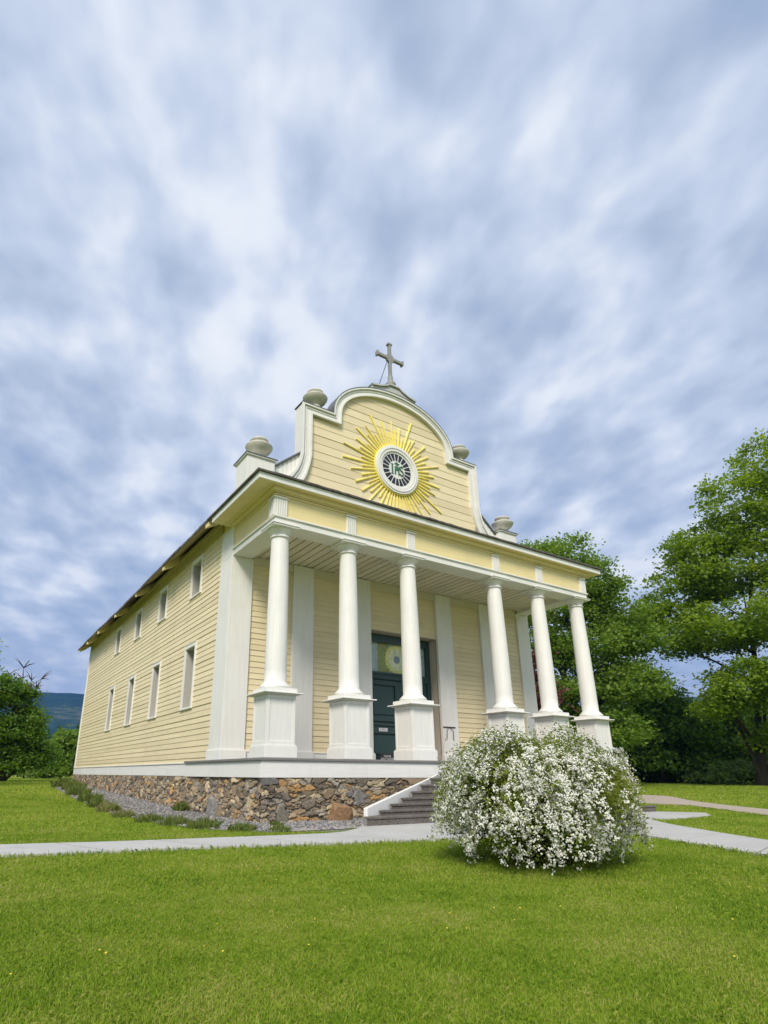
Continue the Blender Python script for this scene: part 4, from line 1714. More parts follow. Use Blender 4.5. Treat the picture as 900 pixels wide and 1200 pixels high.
    # a few large stones set at the foot of the wall
    def boulder(x, y, z, s, col, seed):
        import bmesh
        r = random.Random(seed)
        bm = bmesh.new()
        for _ in range(26):
            d = Vector((r.gauss(0, 1), r.gauss(0, 1), r.gauss(0, 1))).normalized()
            d = Vector([math.copysign(abs(c) ** 0.6, c) for c in d]) * r.uniform(0.78, 1.0)
            bm.verts.new((d.x, d.y, d.z))
        res = bmesh.ops.convex_hull(bm, input=bm.verts)
        bmesh.ops.delete(bm, geom=list({g for g in res['geom_interior'] if isinstance(g, bmesh.types.BMVert)}), context='VERTS')
        bmesh.ops.triangulate(bm, faces=bm.faces)
        bmesh.ops.subdivide_edges(bm, edges=bm.edges, cuts=4, use_grid_fill=True)
        bmesh.ops.smooth_vert(bm, verts=bm.verts, factor=0.5, use_axis_x=True, use_axis_y=True, use_axis_z=True)
        for vv in bm.verts:
            d = vv.co
            k = 1 + 0.03 * math.sin(11 * d.x + 7 * d.z) + 0.025 * math.sin(17 * d.y - 9 * d.z + 1) + r.uniform(-.012, .012)
            vv.co = Vector((d.x * s[0], d.y * s[1], d.z * s[2])) * (k * 1.08) + Vector((x, y, z))
        me = bpy.data.meshes.new('boulder')
        bm.to_mesh(me)
        bm.free()
        a = me.attributes.new('stone', 'FLOAT_COLOR', 'POINT')
        a.data.foreach_set('color', np.tile(np.array((*col, 1.0), np.float32), len(me.vertices)))
        return link('boulder', me, MAT['stone'])
    b = boulder(1.80, -2.95, -1.10, (0.30, 0.17, 0.22), (0.29, 0.17, 0.085), 3)
    tag(b, 'large rust brown boulder at the foot of the foundation near the steps', 'boulder')
    b = boulder(0.02, -0.25, -1.06, (0.13, 0.24, 0.27), (0.27, 0.255, 0.24), 6)
    tag(b, 'large pale grey stone leaning on the side foundation in the gravel', 'boulder')


build_foundation()


def build_steps():
    steps = empty('steps', (6.1, -3.6, -1.25), 'broad flared flight of dark pebbled steps with white cheek walls', 'steps')
    xl = [4.85, 4.40, 3.95, 3.50, 3.08, 2.65, 2.22, 1.81, 1.34]
    yfr = [-2.95, -3.15, -3.34, -3.52, -3.71, -3.91, -4.10, -4.29, -4.49]
    zt = [-0.13, -0.26, -0.385, -0.525, -0.655, -0.77, -0.872, -0.972, -1.066]
    zbot = zt[1:] + [-1.24]
    for i in range(9):
        mb = MB()
        yb = yfr[i - 1] - 0.0015 if i else -D - 0.045
        back = yb + 0.10 if i else yb
        # a slab whose nose overhangs the riser a little
        x0, x1 = xl[i], W - xl[i]
        xb = xl[i - 1] if i else 5.0
        sl = (xb - x0) / (yb - yfr[i])
        xk = x0 + sl * (back - yfr[i])
        mb.prism([(x0, yfr[i]), (x1, yfr[i]), (W - xk, back), (xk, back)], 'z', zt[i] - 0.045, zt[i])
        xf = x0 + sl * 0.018 + 0.01
        mb.prism([(xf, yfr[i] + 0.018), (W - xf, yfr[i] + 0.018), (W - xb - 0.01, yb), (xb + 0.01, yb)], 'z', zbot[i] - 0.05, zt[i] - 0.046)
        mb.build('step', MAT['step'], steps, 0.008)
    mb = MB()
    mb.box(3.05, W - 3.05, -3.9, -D - 0.05, -1.3, -0.95)
    mb.box(3.8, W - 3.8, -3.45, -D - 0.05, -0.951, -0.60)
    mb.build('step_core', MAT['step'], steps)
    for s in (0, 1):
        X = (lambda x: x) if s == 0 else (lambda x: W - x)
        mb = MB()
        # splayed, sloping cheek: plan line from the porch to the lowest step
        P0, P1 = Vector((4.75, -D - 0.045)), Vector((1.42, -4.46))
        if s == 1:
            P1 = Vector((2.42, -3.98))
        d = (P1 - P0).normalized()
        nn = Vector((-d.y, d.x))
        if nn.x > 0:
            nn = -nn
        th = 0.085
        nn = Vector((d.y, -d.x)) if Vector((d.y, -d.x)).y > 0 else Vector((-d.y, d.x))
        zs0, zs1 = -0.30, (-0.915 if s == 0 else -0.76)
        v = []
        for P, z in ((P0, zs0), (P1, zs1)):
            for off in (0.0, th):
                q = P + nn * off
                yq = min(q.y, -D - 0.004)
                v += [(X(q.x), yq, z), (X(q.x), yq, -1.064 if s == 0 else -0.90)]
        mb.add(v, [(0, 4, 6, 2), (1, 3, 7, 5), (0, 1, 5, 4), (2, 6, 7, 3), (0, 2, 3, 1), (4, 5, 7, 6)])
        mb.build('cheek_wall', MAT['white'], steps, 0.008)


build_steps()


def text_mesh(txt, size, loc, mat, parent, name='lettering'):
    cu = bpy.data.curves.new(name, 'FONT')
    cu.body = txt
    cu.size = size
    cu.align_x = 'CENTER'
    cu.align_y = 'CENTER'
    cu.extrude = 0.001
    cu.space_line = 0.9
    o = bpy.data.objects.new(name, cu)
    COL.objects.link(o)
    o.rotation_euler = (math.radians(90), 0, 0)
    o.location = loc
    bpy.context.view_layer.update()
    me = bpy.data.meshes.new_from_object(o.evaluated_get(bpy.context.evaluated_depsgraph_get()))
    bpy.data.objects.remove(o)
    m = link(name, me, None)
    me.materials.clear()
    me.materials.append(mat)
    m.rotation_euler = (math.radians(90), 0, 0)
    m.location = loc
    set_parent(m, parent)
    return m


def build_signs():
    mb = MB()
    mb.box(5.30, 5.62, 0.345, 0.357, 0.90, 1.00)
    s = tag(mb.build('plaque', MAT['signwhite'], None, 0.003), 'small white plaque fixed across the left leaf of the dark green door', 'plaque')
    text_mesh('OPEN', 0.085, (5.46, 0.3435, 0.95), MAT['signgrey'], s)
    mb = MB()
    mb.box(5.22, 5.78, 0.235, 0.255, 0.027, 0.27)
    s = tag(mb.build('notice_board', MAT['signblack'], None, 0.004), 'low black notice with two lines of white lettering at the foot of the door', 'sign')
    text_mesh('PLEASE\nSHUT DOOR', 0.085, (5.50, 0.2335, 0.15), MAT['signwhite'], s)
    # iron bracket on the pilaster right of the door
    t = empty('iron_bracket', (7.68, -0.10, 1.05), 'small dark iron bracket with two bent arms fixed to the pilaster right of the door', 'bracket')
    mb = MB()
    mb.tube([(7.44, -0.115, 1.09), (7.95, -0.115, 1.09)], 0.015, 8)
    mb.build('bar', MAT['iron'], t)
    for x, s in ((7.54, -1), (7.82, 1)):
        mb = MB()
        mb.tube([(7.67, -0.115, 1.085), (7.67 + s * 0.06, -0.14, 1.07), (x, -0.17, 0.96), (x - s * 0.01, -0.15, 0.80), (x + s * 0.04, -0.115, 0.70)], 0.011, 8)
        mb.build('arm', MAT['iron'], t)
    # pale handrail at the far end of the porch
    t = empty('handrail', (12.75, -0.4, -1.2), 'thin pale handrail at the far end of the porch', 'handrail')
    mb = MB()
    mb.tube([(12.7, -1.6, 1.03), (12.7, 2.2, 1.03)], 0.022, 8)
    mb.tube([(12.7, -1.6, 0.55), (12.7, 2.2, 0.55)], 0.016, 8)
    mb.build('rail', MAT['white'], t)
    for y in (-1.6, 0.3, 2.2):
        mb = MB()
        mb.tube([(12.7, y, -1.3), (12.7, y, 1.03)], 0.022, 8)
        mb.build('post', MAT['white'], t)


build_signs()

# ------------------------------------------------------------------ vegetation
def leaf_quads(C, size, rng, up=0.35, aspect=0.6, fold=0.0, droop=None):
    """rhombic leaves at centres C; returns (4N,3)"""
    n = len(C)
    d = rng.normal(size=(n, 3))
    d[:, 2] *= 0.6
    if droop is not None:
        d = d + droop
    d /= np.linalg.norm(d, axis=1)[:, None]
    nr = rng.normal(size=(n, 3))
    nr[:, 2] += up * 2.2
    b = np.cross(nr, d)
    b /= np.linalg.norm(b, axis=1)[:, None] + 1e-9
    s = np.asarray(size).reshape(-1, 1) * np.ones((n, 1))
    a = d * s * 0.5
    w = b * s * 0.5 * aspect
    mid = C - a * 0.1
    V = np.stack([C - a, mid + w, C + a, mid - w], 1)
    return V.reshape(-1, 3)


def tree(name, label, cat, base, trunk_h, trunk_r, lobes, leaf, mat, seed, group=None, clump_r=0.75, per=46, lean=(0, 0), tintbias=0.0, bark='bark', fork=None):
    """lobes: (dx, dy, z, rx, ry, rz, n_clumps) relative to base; trunk with limbs to each lobe, leaf clumps on twigs"""
    rng = np.random.default_rng(seed)
    bx, by = base
    bz = float(ground(bx, by)) - 0.1
    t = empty(name, (bx, by, bz), label, cat, group)
    tr = MB()
    top = Vector((bx + lean[0], by + lean[1], bz + trunk_h))
    b0 = Vector((bx, by, bz))
    n = 9
    path, rad = [], []
    for i in range(n):
        f = i / (n - 1)
        p = b0.lerp(top, f) + Vector((rng.normal() * 0.02 * trunk_h * f * (1 - f) * 3, rng.normal() * 0.02 * trunk_h * f * (1 - f) * 3, 0))
        path.append(p)
        rad.append(trunk_r * (1.35 if i == 0 else 1.0) * (1 - 0.86 * f))
    tr.tube(path, rad, 10)
    if fork:
        for fx, fy, fh in fork:
            q = [b0 + Vector((fx * u, fy * u, fh * u)) + Vector((rng.normal() * .1, rng.normal() * .1, 0)) * (u > 0) for u in (0, .25, .5, .75, 1)]
            tr.tube(q, [trunk_r * .5, trunk_r * .45, trunk_r * .38, trunk_r * .27, trunk_r * .12], 8)
    P, tint, SZ = [], [], []
    for (dx, dy, z, rx, ry, rz, nc) in lobes:
        c = Vector((bx + dx, by + dy, bz + z))
        f = min(0.92, max(0.12, (z - 0.35 * math.hypot(dx, dy) - 0.4 * rz) / trunk_h))
        s0 = path[min(n - 1, int(f * (n - 1)))]
        lr = trunk_r * (1 - 0.86 * f) * 0.62
        m1 = s0.lerp(c, 0.5) + Vector((0, 0, 0.12 * (c - s0).length))
        pts = []
        for u in np.linspace(0, 1, 7):
            pts.append(s0 * (1 - u) ** 2 + m1 * 2 * u * (1 - u) + c * u * u)
        tr.tube(pts, [lr * (1 - 0.75 * u) for u in np.linspace(0, 1, 7)], 7)
        u3 = rng.normal(size=(nc, 3))
        u3 /= np.linalg.norm(u3, axis=1)[:, None]
        u3[:, 2] = np.where(u3[:, 2] < -0.35, u3[:, 2] * 0.45, u3[:, 2])
        r = rng.uniform(0.30, 1.0, nc) ** 0.45
        r *= 1 + 0.16 * np.sin(u3[:, 0] * 5 + seed) * np.sin(u3[:, 2] * 6 + dx)
        cc = np.array(c)[None] + u3 * r[:, None] * np.array((rx, ry, rz))[None]
        # twigs to about a third of the clumps
        for q in cc[:: 3]:
            q = Vector(q)
            st = pts[int(rng.integers(3, 7))]
            mm = st.lerp(q, 0.5) + Vector((rng.normal() * .15, rng.normal() * .15, rng.normal() * .15 + .1))
            rr = max(0.018, lr * 0.22)
            tr.tube([st, mm, q], [rr, rr * 0.65, rr * 0.25], 4)
        for q in cc:
            k = int(per * rng.uniform(0.55, 1.35))
            cr = clump_r * rng.uniform(0.6, 1.25)
            g = rng.normal(size=(k, 3)) * np.array((cr, cr, cr * 0.55)) * 0.55
            outw = q - np.array(c)
            g[:, 2] -= 0.10 * (g[:, 0] ** 2 + g[:, 1] ** 2) / max(cr, .1)
            P.append(q[None] + g)
            ct = rng.normal(0.5 + tintbias, 0.15)
            tint.append(np.clip(ct + rng.normal(0, 0.16, k), 0, 1))
            SZ.append(leaf * rng.uniform(0.65, 1.3, k))
    P = np.concatenate(P)
    tr.build('trunk', MAT[bark], t)
    gz = ground(P[:, 0], P[:, 1])
    P[:, 2] = np.maximum(P[:, 2], gz + 0.05)
    np_mesh('crown', leaf_quads(P, np.concatenate(SZ), rng, 0.45, 0.72), 4, MAT[mat], t, tint=np.concatenate(tint))
    return t


def pol(az, d):
    a = math.radians(az)
    return (CX + d * math.sin(a), CY + d * math.cos(a))


def rel(base, az, d):
    q = pol(az, d)
    return q[0] - base[0], q[1] - base[1]


def lobe(base, az, d, h, rw, rd, rz, n):
    """a lobe of foliage given as bearing, distance and height of its middle from the lawn"""
    dx, dy = rel(base, az, d)
    return (dx, dy, h, rw, rd, rz, n)


def build_trees():
    # the big spreading tree on the right
    d = 50.0
    b = pol(67.2, d)
    Lb = [lobe(b, 70.5, d, 19.5, 3.4, 3.2, 3.2, 66), lobe(b, 73.5, d + 1, 22.5, 3.4, 3.2, 3.2, 66), lobe(b, 67.0, d, 17.2, 2.9, 2.8, 2.2, 55),
          lobe(b, 65.0, d, 14.2, 2.8, 2.8, 2.2, 55), lobe(b, 69.0, d, 15.0, 4.2, 4.0, 3.0, 96), lobe(b, 74, d, 16.0, 4.6, 4.2, 4.0, 96),
          lobe(b, 63.0, d - 1, 11.4, 2.5, 2.5, 1.6, 51), lobe(b, 67.2, d - 2, 10.2, 4.0, 3.6, 1.9, 81), lobe(b, 72.5, d - 2, 10.5, 4.6, 4.2, 2.8, 96), lobe(b, 68.6, d - 3, 6.4, 3.6, 3.2, 1.8, 81), lobe(b, 73.5, d - 2, 5.8, 4.0, 3.6, 2.4, 66),
          lobe(b, 65.8, d - 3, 5.2, 1.8, 1.8, 1.1, 29), lobe(b, 69.5, d, 3.3, 2.6, 2.4, 1.2, 37), lobe(b, 63.6, d - 1, 9.6, 1.7, 1.7, 0.9, 20), lobe(b, 62.2, d - 1, 12.4, 1.2, 1.2, 0.8, 14), lobe(b, 78, d, 13, 4.5, 4.5, 6, 88)]
    tree('broadleaf_tree', 'tall spreading bright green tree at the right edge of the lawn', 'tree', b, 18, 0.29, Lb, 0.25, 'leaf_a', 101, clump_r=0.92, per=92, lean=(1.8, -2.2), tintbias=0.06, fork=[(2.2, -1.0, 8.0), (-1.0, 0.6, 7.5)])
    # tree behind the church
    d = 44.0
    b = pol(54.8, d)
    Lb = [lobe(b, 52.3, d, 15.8, 2.8, 2.8, 2.0, 70), lobe(b, 55.2, d, 15.9, 2.8, 2.8, 2.2, 75), lobe(b, 57.2, d, 13.9, 2.6, 2.6, 1.9, 70), lobe(b, 54, d, 12.4, 4.2, 4.0, 2.4, 120),
          lobe(b, 59.0, d, 11.4, 2.2, 2.2, 1.5, 50), lobe(b, 51.8, d, 9.6, 2.6, 2.6, 1.9, 70), lobe(b, 57.2, d, 9.2, 3.4, 3.2, 1.8, 100), lobe(b, 60.3, d, 9.6, 2.0, 2.0, 1.2, 45),
          lobe(b, 54.2, d, 6.6, 3.4, 3.4, 1.8, 90), lobe(b, 58.6, d, 6.4, 3.0, 3.0, 1.6, 80), lobe(b, 52.0, d, 4.4, 2.5, 2.5, 1.5, 60), lobe(b, 56.6, d, 3.6, 3.2, 3.0, 1.7, 80),
          lobe(b, 48.5, d, 11.5, 2.8, 2.8, 3.0, 60)]
    tree('broadleaf_tree', 'mid green layered tree rising behind the right end of the porch roof', 'tree', b, 15.5, 0.42, Lb, 0.23, 'leaf_b', 102, clump_r=0.85, per=74, tintbias=0.05)
    # dark trees filling the gap between the two
    d = 56.0
    b = pol(60.6, d)
    Lb = [lobe(b, 59.6, d, 8.2, 2.8, 2.6, 2.0, 70), lobe(b, 61.4, d, 6.2, 2.4, 2.4, 1.5, 64), lobe(b, 58.0, d, 6.0, 2.8, 2.6, 2.2, 70), lobe(b, 60.6, d, 4.2, 3.4, 3.2, 1.9, 100), lobe(b, 62.8, d, 3.8, 2.2, 2.2, 1.8, 60),
          lobe(b, 58.4, d, 2.4, 2.6, 2.6, 1.5, 60), lobe(b, 61.5, d, 1.8, 3.2, 3.0, 1.3, 70)]
    tree('bushy_tree', 'dark bushy tree at the lawn edge in the gap between the two tall trees', 'tree', b, 7, 0.26, Lb, 0.30, 'leaf_dark', 103, clump_r=0.9, per=56)
    d = 60.0
    b = pol(64.6, d)
    Lb = [lobe(b, 64.4, d, 5.2, 2.2, 2.2, 1.3, 50), lobe(b, 65.8, d, 5.4, 2.6, 2.6, 1.6, 60), lobe(b, 63.2, d, 4.2, 2.2, 2.2, 1.8, 60), lobe(b, 65.0, d, 2.4, 3.4, 3.0, 1.7, 80), lobe(b, 67.2, d, 3.2, 2.4, 2.4, 1.8, 60)]
    tree('bushy_tree', 'dark green bushy tree standing low beneath the big right-hand tree', 'tree', b, 5.6, 0.22, Lb, 0.30, 'leaf_dark', 104, clump_r=0.9, per=54, tintbias=0.08)
    b = pol(50.9, 36.0)
    Lb = [(0, 0, 6.8, 1.1, 1.1, 1.3, 30), (0.3, 0, 5.2, 1.3, 1.3, 1.3, 40), (-0.3, 0.2, 3.6, 1.2, 1.2, 1.2, 34), (0.4, -.2, 2.3, 1.1, 1.1, .9, 24)]
    tree('ornamental_tree', 'small red purple leaved tree seen between the porch columns', 'tree', b, 6, 0.12, Lb, 0.20, 'leaf_red', 105, clump_r=0.6, per=50)
    # low dark shrubs closing the lawn edge
    for i, (az, dd, lab) in enumerate(((57.6, 57, 'low dark shrub at the lawn edge right of the last porch column'), (60.0, 58, 'low dark shrub at the foot of the dark bushy tree in the gap'), (62.4, 58, 'low dark shrub left of the pale brush'))):
        b = pol(az, dd)
        Lb = [(0, 0, 1.5, 1.6, 1.4, 1.1, 46), (1.3, -.8, 1.1, 1.4, 1.3, 1.0, 40), (-1.3, .8, 1.1, 1.4, 1.3, 1.0, 40), (0, 0, 0.5, 2.4, 1.4, 0.5, 44)]
        tree('shrub', lab, 'bush', b, 2.2, 0.06, Lb, 0.24, 'leaf_dark', 130 + i, clump_r=0.55, per=52, group='dark shrubs at the far lawn edge')
    # brush under the big tree
    for i, (az, dd, hh, lab) in enumerate(((65.9, 52, 1.7, 'pale feathery brush in front of the trunk of the big right-hand tree'), (64.2, 55, 1.2, 'low pale brush at the foot of the dark trees left of the trunk'))):
        b = pol(az, dd)
        Lb = [(0, 0, hh * 0.6, 1.5, 1.3, hh * 0.5, 40), (1.3, -0.4, hh * 0.45, 1.2, 1.0, hh * 0.4, 26), (-1.3, 0.4, hh * 0.4, 1.2, 1.0, hh * 0.4, 26)]
        tree('brush', lab, 'bush', b, hh * 0.8, 0.05, Lb, 0.22, 'leaf_pale', 120 + i, clump_r=0.5, per=40, group='brush under the right-hand trees')
    # far trees closing the horizon on the right, mostly hidden
    far = [(57, 78, 9), (63.5, 82, 8), (67, 85, 10), (71, 80, 12), (53, 80, 10), (49, 75, 10), (76, 78, 13)]
    labs = ['far green tree behind the dark bushy tree', 'far green tree showing low in the gap of sky', 'far green tree behind the trunk of the big tree', 'far tall tree behind the big right-hand tree',
            'far green tree behind the tree at the porch end', 'far green tree behind the church, left of the porch-end tree', 'far tallest tree beyond the right edge']
    for i, (az, dd, hh) in enumerate(far):
        b = pol(az, dd)
        r = hh * 0.33
        Lb = [(0, 0, hh * 0.75, r, r, hh * 0.25, 45), (r * .8, -.5, hh * .5, r, r, hh * .22, 45), (-r * .8, .5, hh * .5, r, r, hh * .22, 45), (0, 0, hh * .25, r * 1.3, r * 1.3, hh * .2, 50)]
        tree('far_tree', labs[i], 'tree', b, hh * 0.85, 0.2, Lb, 0.5, 'leaf_b' if i % 2 else 'leaf_dark', 140 + i, clump_r=1.2, per=36, group='far trees beyond the lawn')
    # left side: thick tree with dead tops
    d = 40.0
    b = pol(3.3, d)
    Lb = [lobe(b, 2.4, d, 4.9, 1.5, 1.5, 1.2, 44), lobe(b, 3.9, d, 5.3, .7, .7, .5, 10), lobe(b, 4.5, d, 3.5, 1.1, 1.1, 0.9, 34), lobe(b, 5.6, d, 1.3, 1.1, 1.0, 0.7, 30), lobe(b, 1.2, d, 5.2, 1.5, 1.5, 1.3, 36), lobe(b, 3.4, d, 2.8, 1.5, 1.4, 1.2, 55), lobe(b, 5.2, d, 2.5, 1.0, 1.0, 0.9, 34),
          lobe(b, 1.6, d, 2.6, 1.7, 1.5, 1.5, 45), lobe(b, 3.6, d, 1.2, 1.6, 1.4, 0.8, 40), lobe(b, 0, d, 1.5, 1.7, 1.5, 1.5, 40), lobe(b, 6.1, d, 1.7, .7, .7, .45, 12)]
    t = tree('thick_tree', 'dense dark green tree with bare dead tops at the left edge', 'tree', b, 5.4, 0.22, Lb, 0.17, 'leaf_dark', 106, clump_r=0.55, per=85, tintbias=0.06)
    rng = random.Random(77)
    mb = MB()
    for (az0, az1, h0, h1) in ((3.5, 3.6, 4.0, 6.7), (3.7, 4.4, 4.2, 6.0), (4.0, 5.0, 3.8, 6.1), (2.6, 2.4, 4.6, 6.2), (4.2, 4.8, 3.8, 5.5)):
        p0 = Vector((*pol(az0, d), -0.9 + h0))
        p1 = Vector((*pol(az1, d), -0.9 + h1))
        pts = [p0.lerp(p1, u) + Vector((rng.uniform(-.08, .08), 0, rng.uniform(-.08, .08))) for u in (0, .25, .5, .75, 1)]
        mb.tube(pts, [0.12, 0.10, 0.08, 0.05, 0.015], 6)
        for _ in range(16):
            q = pts[rng.randint(2, 4)]
            e = q + Vector((rng.uniform(-.6, .6), rng.uniform(-.4, .4), rng.uniform(-.05, .6)))
            mb.tube([q, q.lerp(e, .5) + Vector((0, 0, .06)), e], [0.03, 0.02, 0.008], 5)
    mb.build('dead_branches', MAT['cane'], t)
    # overhanging bough at the left edge higher up
    b = pol(-4.0, 30)
    Lb = [lobe(b, -3.0, 30, 6.4, 2.0, 2.0, 1.4, 36), lobe(b, -4.5, 30, 4.4, 2.0, 2.0, 1.8, 40), (1.6, .2, 5.2, 1.0, .8, .3, 6)]
    tree('leafy_tree', 'green tree mostly outside the left edge, one bough reaching into view', 'tree', b, 6.0, 0.2, Lb, 0.2, 'leaf_a', 107, clump_r=0.6, per=46)
    # pale willows / bushes between the tree and the church
    spots = [(6.6, 62, 3.0), (7.8, 58, 4.3), (9.0, 64, 4.6), (6.0, 70, 4.0), (5.0, 66, 3.6), (2.0, 64, 4.5), (-2.0, 66, 5.0), (10.4, 60, 4.6)]
    labs = ['pale green bushy tree just right of the dense left tree', 'taller pale green bushy tree midway between the left tree and the church', 'pale green bushy tree nearest the church back corner', 'pale green tree behind the first bushy one, beneath the ridge',
            'pale green tree half behind the dense left tree', 'pale green tree behind the dense left tree', 'pale green tree beyond the left edge', 'pale green bushy tree hidden behind the church back corner']
    for i, (az, dd, hh) in enumerate(spots):
        b = pol(az, dd)
        r = hh * 0.30
        Lb = [(0, 0, hh * .78, r * .8, r * .8, hh * .22, 34), (r * .7, 0, hh * .5, r * .8, r * .8, hh * .22, 34), (-r * .7, 0, hh * .48, r * .8, r * .8, hh * .22, 34), (0, 0, hh * .22, r * 1.3, r * 1.2, hh * .2, 40)]
        tree('bushy_tree', labs[i], 'tree', b, hh * .85, 0.1, Lb, 0.24, 'leaf_b' if i % 3 else 'leaf_pale', 160 + i, clump_r=0.55, per=52, group='bushy trees beyond the left lawn', tintbias=0.12)


build_trees()


def build_woods():
    """the far wood at the foot of the ridge: it reads as one mass"""
    rng = np.random.default_rng(8)
    P, T, Z = [], [], []
    for k in range(900):
        az = rng.uniform(-20, 30)
        d = rng.uniform(170, 420)
        x, y = pol(az, d)
        h = rng.uniform(8, 15) + (d - 170) * 0.030
        z0 = -1.0
        m = 60
        t = rng.random(m) ** 0.7
        r = (1 - t) * h * 0.20 + 0.3
        a = rng.uniform(0, 6.28, m)
        q = np.stack([x + r * np.cos(a), y + r * np.sin(a), z0 + h * t], 1)
        P.append(q)
        T.append(np.clip(rng.normal(0.4, 0.2) + rng.normal(0, .12, m), 0, 1))
        Z.append(np.full(m, h * 0.13))
    o = np_mesh('woods', leaf_quads(np.concatenate(P), np.concatenate(Z), rng, 0.3, 0.7), 4, MAT['leaf_dark'], tint=np.concatenate(T))
    tag(o, 'distant wood at the foot of the ridge', kind='stuff')


build_woods()


def build_bush():
    """bridal-wreath: canes arching out of one stool, small leaves, clusters of white flowers along the outer half"""
    rng = np.random.default_rng(42)
    cx, cy = 0.55, -9.09
    z0 = -1.26
    t = empty('flowering_bush', (cx, cy, z0), 'round white flowering bush of arching sprays on the lawn before the steps', 'bush')
    cm = MB()
    LP, LT, LS = [], [], []
    FP, FT = [], []
    ncane = 560
    # flowers come in patches, leaving green windows
    def bare(p):
        return (0.5 + 0.5 * math.sin(p[0] * 4.3 + 1.0) * math.sin(p[2] * 4.9 + 0.6) + 0.35 * math.sin(p[1] * 5.7 + p[0] * 2.2))
    GAP = (cx + 0.02, cy - 1.02, z0 + 0.66)      # a spray of plain young leaves
    RX, RZ = 1.17, 1.21
    for i in range(ncane):
        a = rng.uniform(0, 2 * math.pi)
        # tips spread over the whole dome, from the crown down to the turf
        sz = rng.uniform(0.0, 1.0)
        rr = math.sqrt(max(0.05, 1 - abs((sz - 0.40) / (0.66 if sz > 0.4 else 0.58)) ** 2.5)) * rng.uniform(0.80, 1.06)
        ex, ey = math.cos(a), math.sin(a)
        lop = 1 + 0.10 * math.sin(2 * a + 0.7) + 0.08 * math.sin(3 * a + 2.0) + rng.normal(0, 0.07)
        tip = np.array((cx + ex * RX * rr * lop, cy + ey * RX * rr * lop, z0 + 0.05 + RZ * sz * rng.uniform(0.84, 1.06) * (1 + 0.06 * math.sin(4 * a + 1))))
        b0 = np.array((cx + 0.28 * ex * rng.random(), cy + 0.28 * ey * rng.random(), z0))
        hh = max(tip[2] - z0, 0.25 + 0.75 * rng.random()) + 0.12 + 0.30 * rr
        p1 = np.array((b0[0] + ex * RX * rr * 0.22, b0[1] + ey * RX * rr * 0.22, z0 + hh * 0.85))
        p2 = np.array((b0[0] + ex * RX * rr * 0.86, b0[1] + ey * RX * rr * 0.86, z0 + hh * 1.05))
        ts = np.linspace(0, 1, 12)[:, None]
        C = (1 - ts) ** 3 * b0 + 3 * ts * (1 - ts) ** 2 * p1 + 3 * ts ** 2 * (1 - ts) * p2 + ts ** 3 * tip
        C += rng.normal(0, 0.010, C.shape)
        if i % 2 == 0:
            cm.tube([tuple(q) for q in C], list(np.linspace(0.006, 0.0016, 12)), 4)
        nl = 125
        tt = rng.uniform(0.12, 1.0, nl) ** 0.8
        Q = np.stack([np.interp(tt, ts[:, 0], C[:, k]) for k in range(3)], 1) + rng.normal(0, 0.042, (nl, 3))
        LP.append(Q)
        ct = rng.normal(0.42, 0.14) + (0.22 if bare(C[9]) > 0.85 else 0)
        young = np.linalg.norm(Q - np.array(GAP), axis=1) < 0.38
        LT.append(np.clip(ct + rng.normal(0, 0.14, nl) + 0.12 * (tt - 0.5) + 0.32 * young, 0, 1))
        LS.append(rng.uniform(0.022, 0.046, nl))
        green = rng.random() < 0.10
        nf = 0 if green else int(rng.uniform(16, 52) * (1.0 if sz < 0.75 else 0.7))
        tt = rng.uniform(0.50, 1.0, nf) ** 0.7
        for q in np.stack([np.interp(tt, ts[:, 0], C[:, k]) for k in range(3)], 1):
            q = q + rng.normal(0, 0.024, 3)
            if q[2] < z0 + 0.06:
                continue
            if bare(q) > 0.93 and rng.random() < 0.75:
                continue
            if math.dist(q, GAP) < 0.36 and rng.random() < 0.9:
                continue
            FP.append(q)
    # inner leafy mass low down, so that the stool is hidden
    n = 9000
    a = rng.uniform(0, 6.28, n)
    q = 0.78 * np.sqrt(rng.random(n))
    zz = z0 + 0.03 + rng.random(n) * 0.75 * np.sqrt(np.clip(1 - q ** 2 * 0.6, 0, 1))
    LP.append(np.stack([cx + q * np.cos(a), cy + q * np.sin(a), zz], 1))
    LT.append(np.clip(rng.normal(0.3, 0.18, n), 0, 1))
    LS.append(rng.uniform(0.024, 0.046, n))
    # upright young shoots on top
    for i in range(85):
        a = rng.uniform(0, 6.28)
        r = rng.uniform(0, 1.0)
        b0 = np.array((cx + r * math.cos(a), cy + r * math.sin(a), z0 + 1.04 - 0.4 * r * r))
        p = b0 + np.array((rng.normal(0, .10), rng.normal(0, .10), rng.uniform(0.20, 0.46)))
        cm.tube([tuple(b0), tuple((b0 + p) / 2 + rng.normal(0, .01, 3)), tuple(p)], [0.004, 0.003, 0.0012], 4)
        nl = 60
        tt = rng.random((nl, 1))
        LP.append(b0 + (p - b0) * tt + rng.normal(0, .022, (nl, 3)))
        LT.append(np.clip(rng.normal(0.68, 0.16, nl), 0, 1))
        LS.append(rng.uniform(0.02, 0.042, nl))
        for q in b0 + (p - b0) * rng.random((int(rng.integers(0, 7)), 1)):
            FP.append(q + rng.normal(0, .015, 3))
    cm.build('canes', MAT['cane'], t, recalc=False)
    LPc = np.concatenate(LP)
    np_mesh('leaves', leaf_quads(LPc, np.concatenate(LS), rng, 0.3, 0.5), 4, MAT['leaf_bush'], t, tint=np.concatenate(LT))
    F = np.array(FP)
    nF = len(F)
    # each cluster: a small dome of rounded five-petal blossoms, petals built as little quads
    nb = 5
    out = F - np.array((cx, cy, z0 + 0.55))
    out /= np.linalg.norm(out, axis=1)[:, None]
    Vs, Ts = [], []
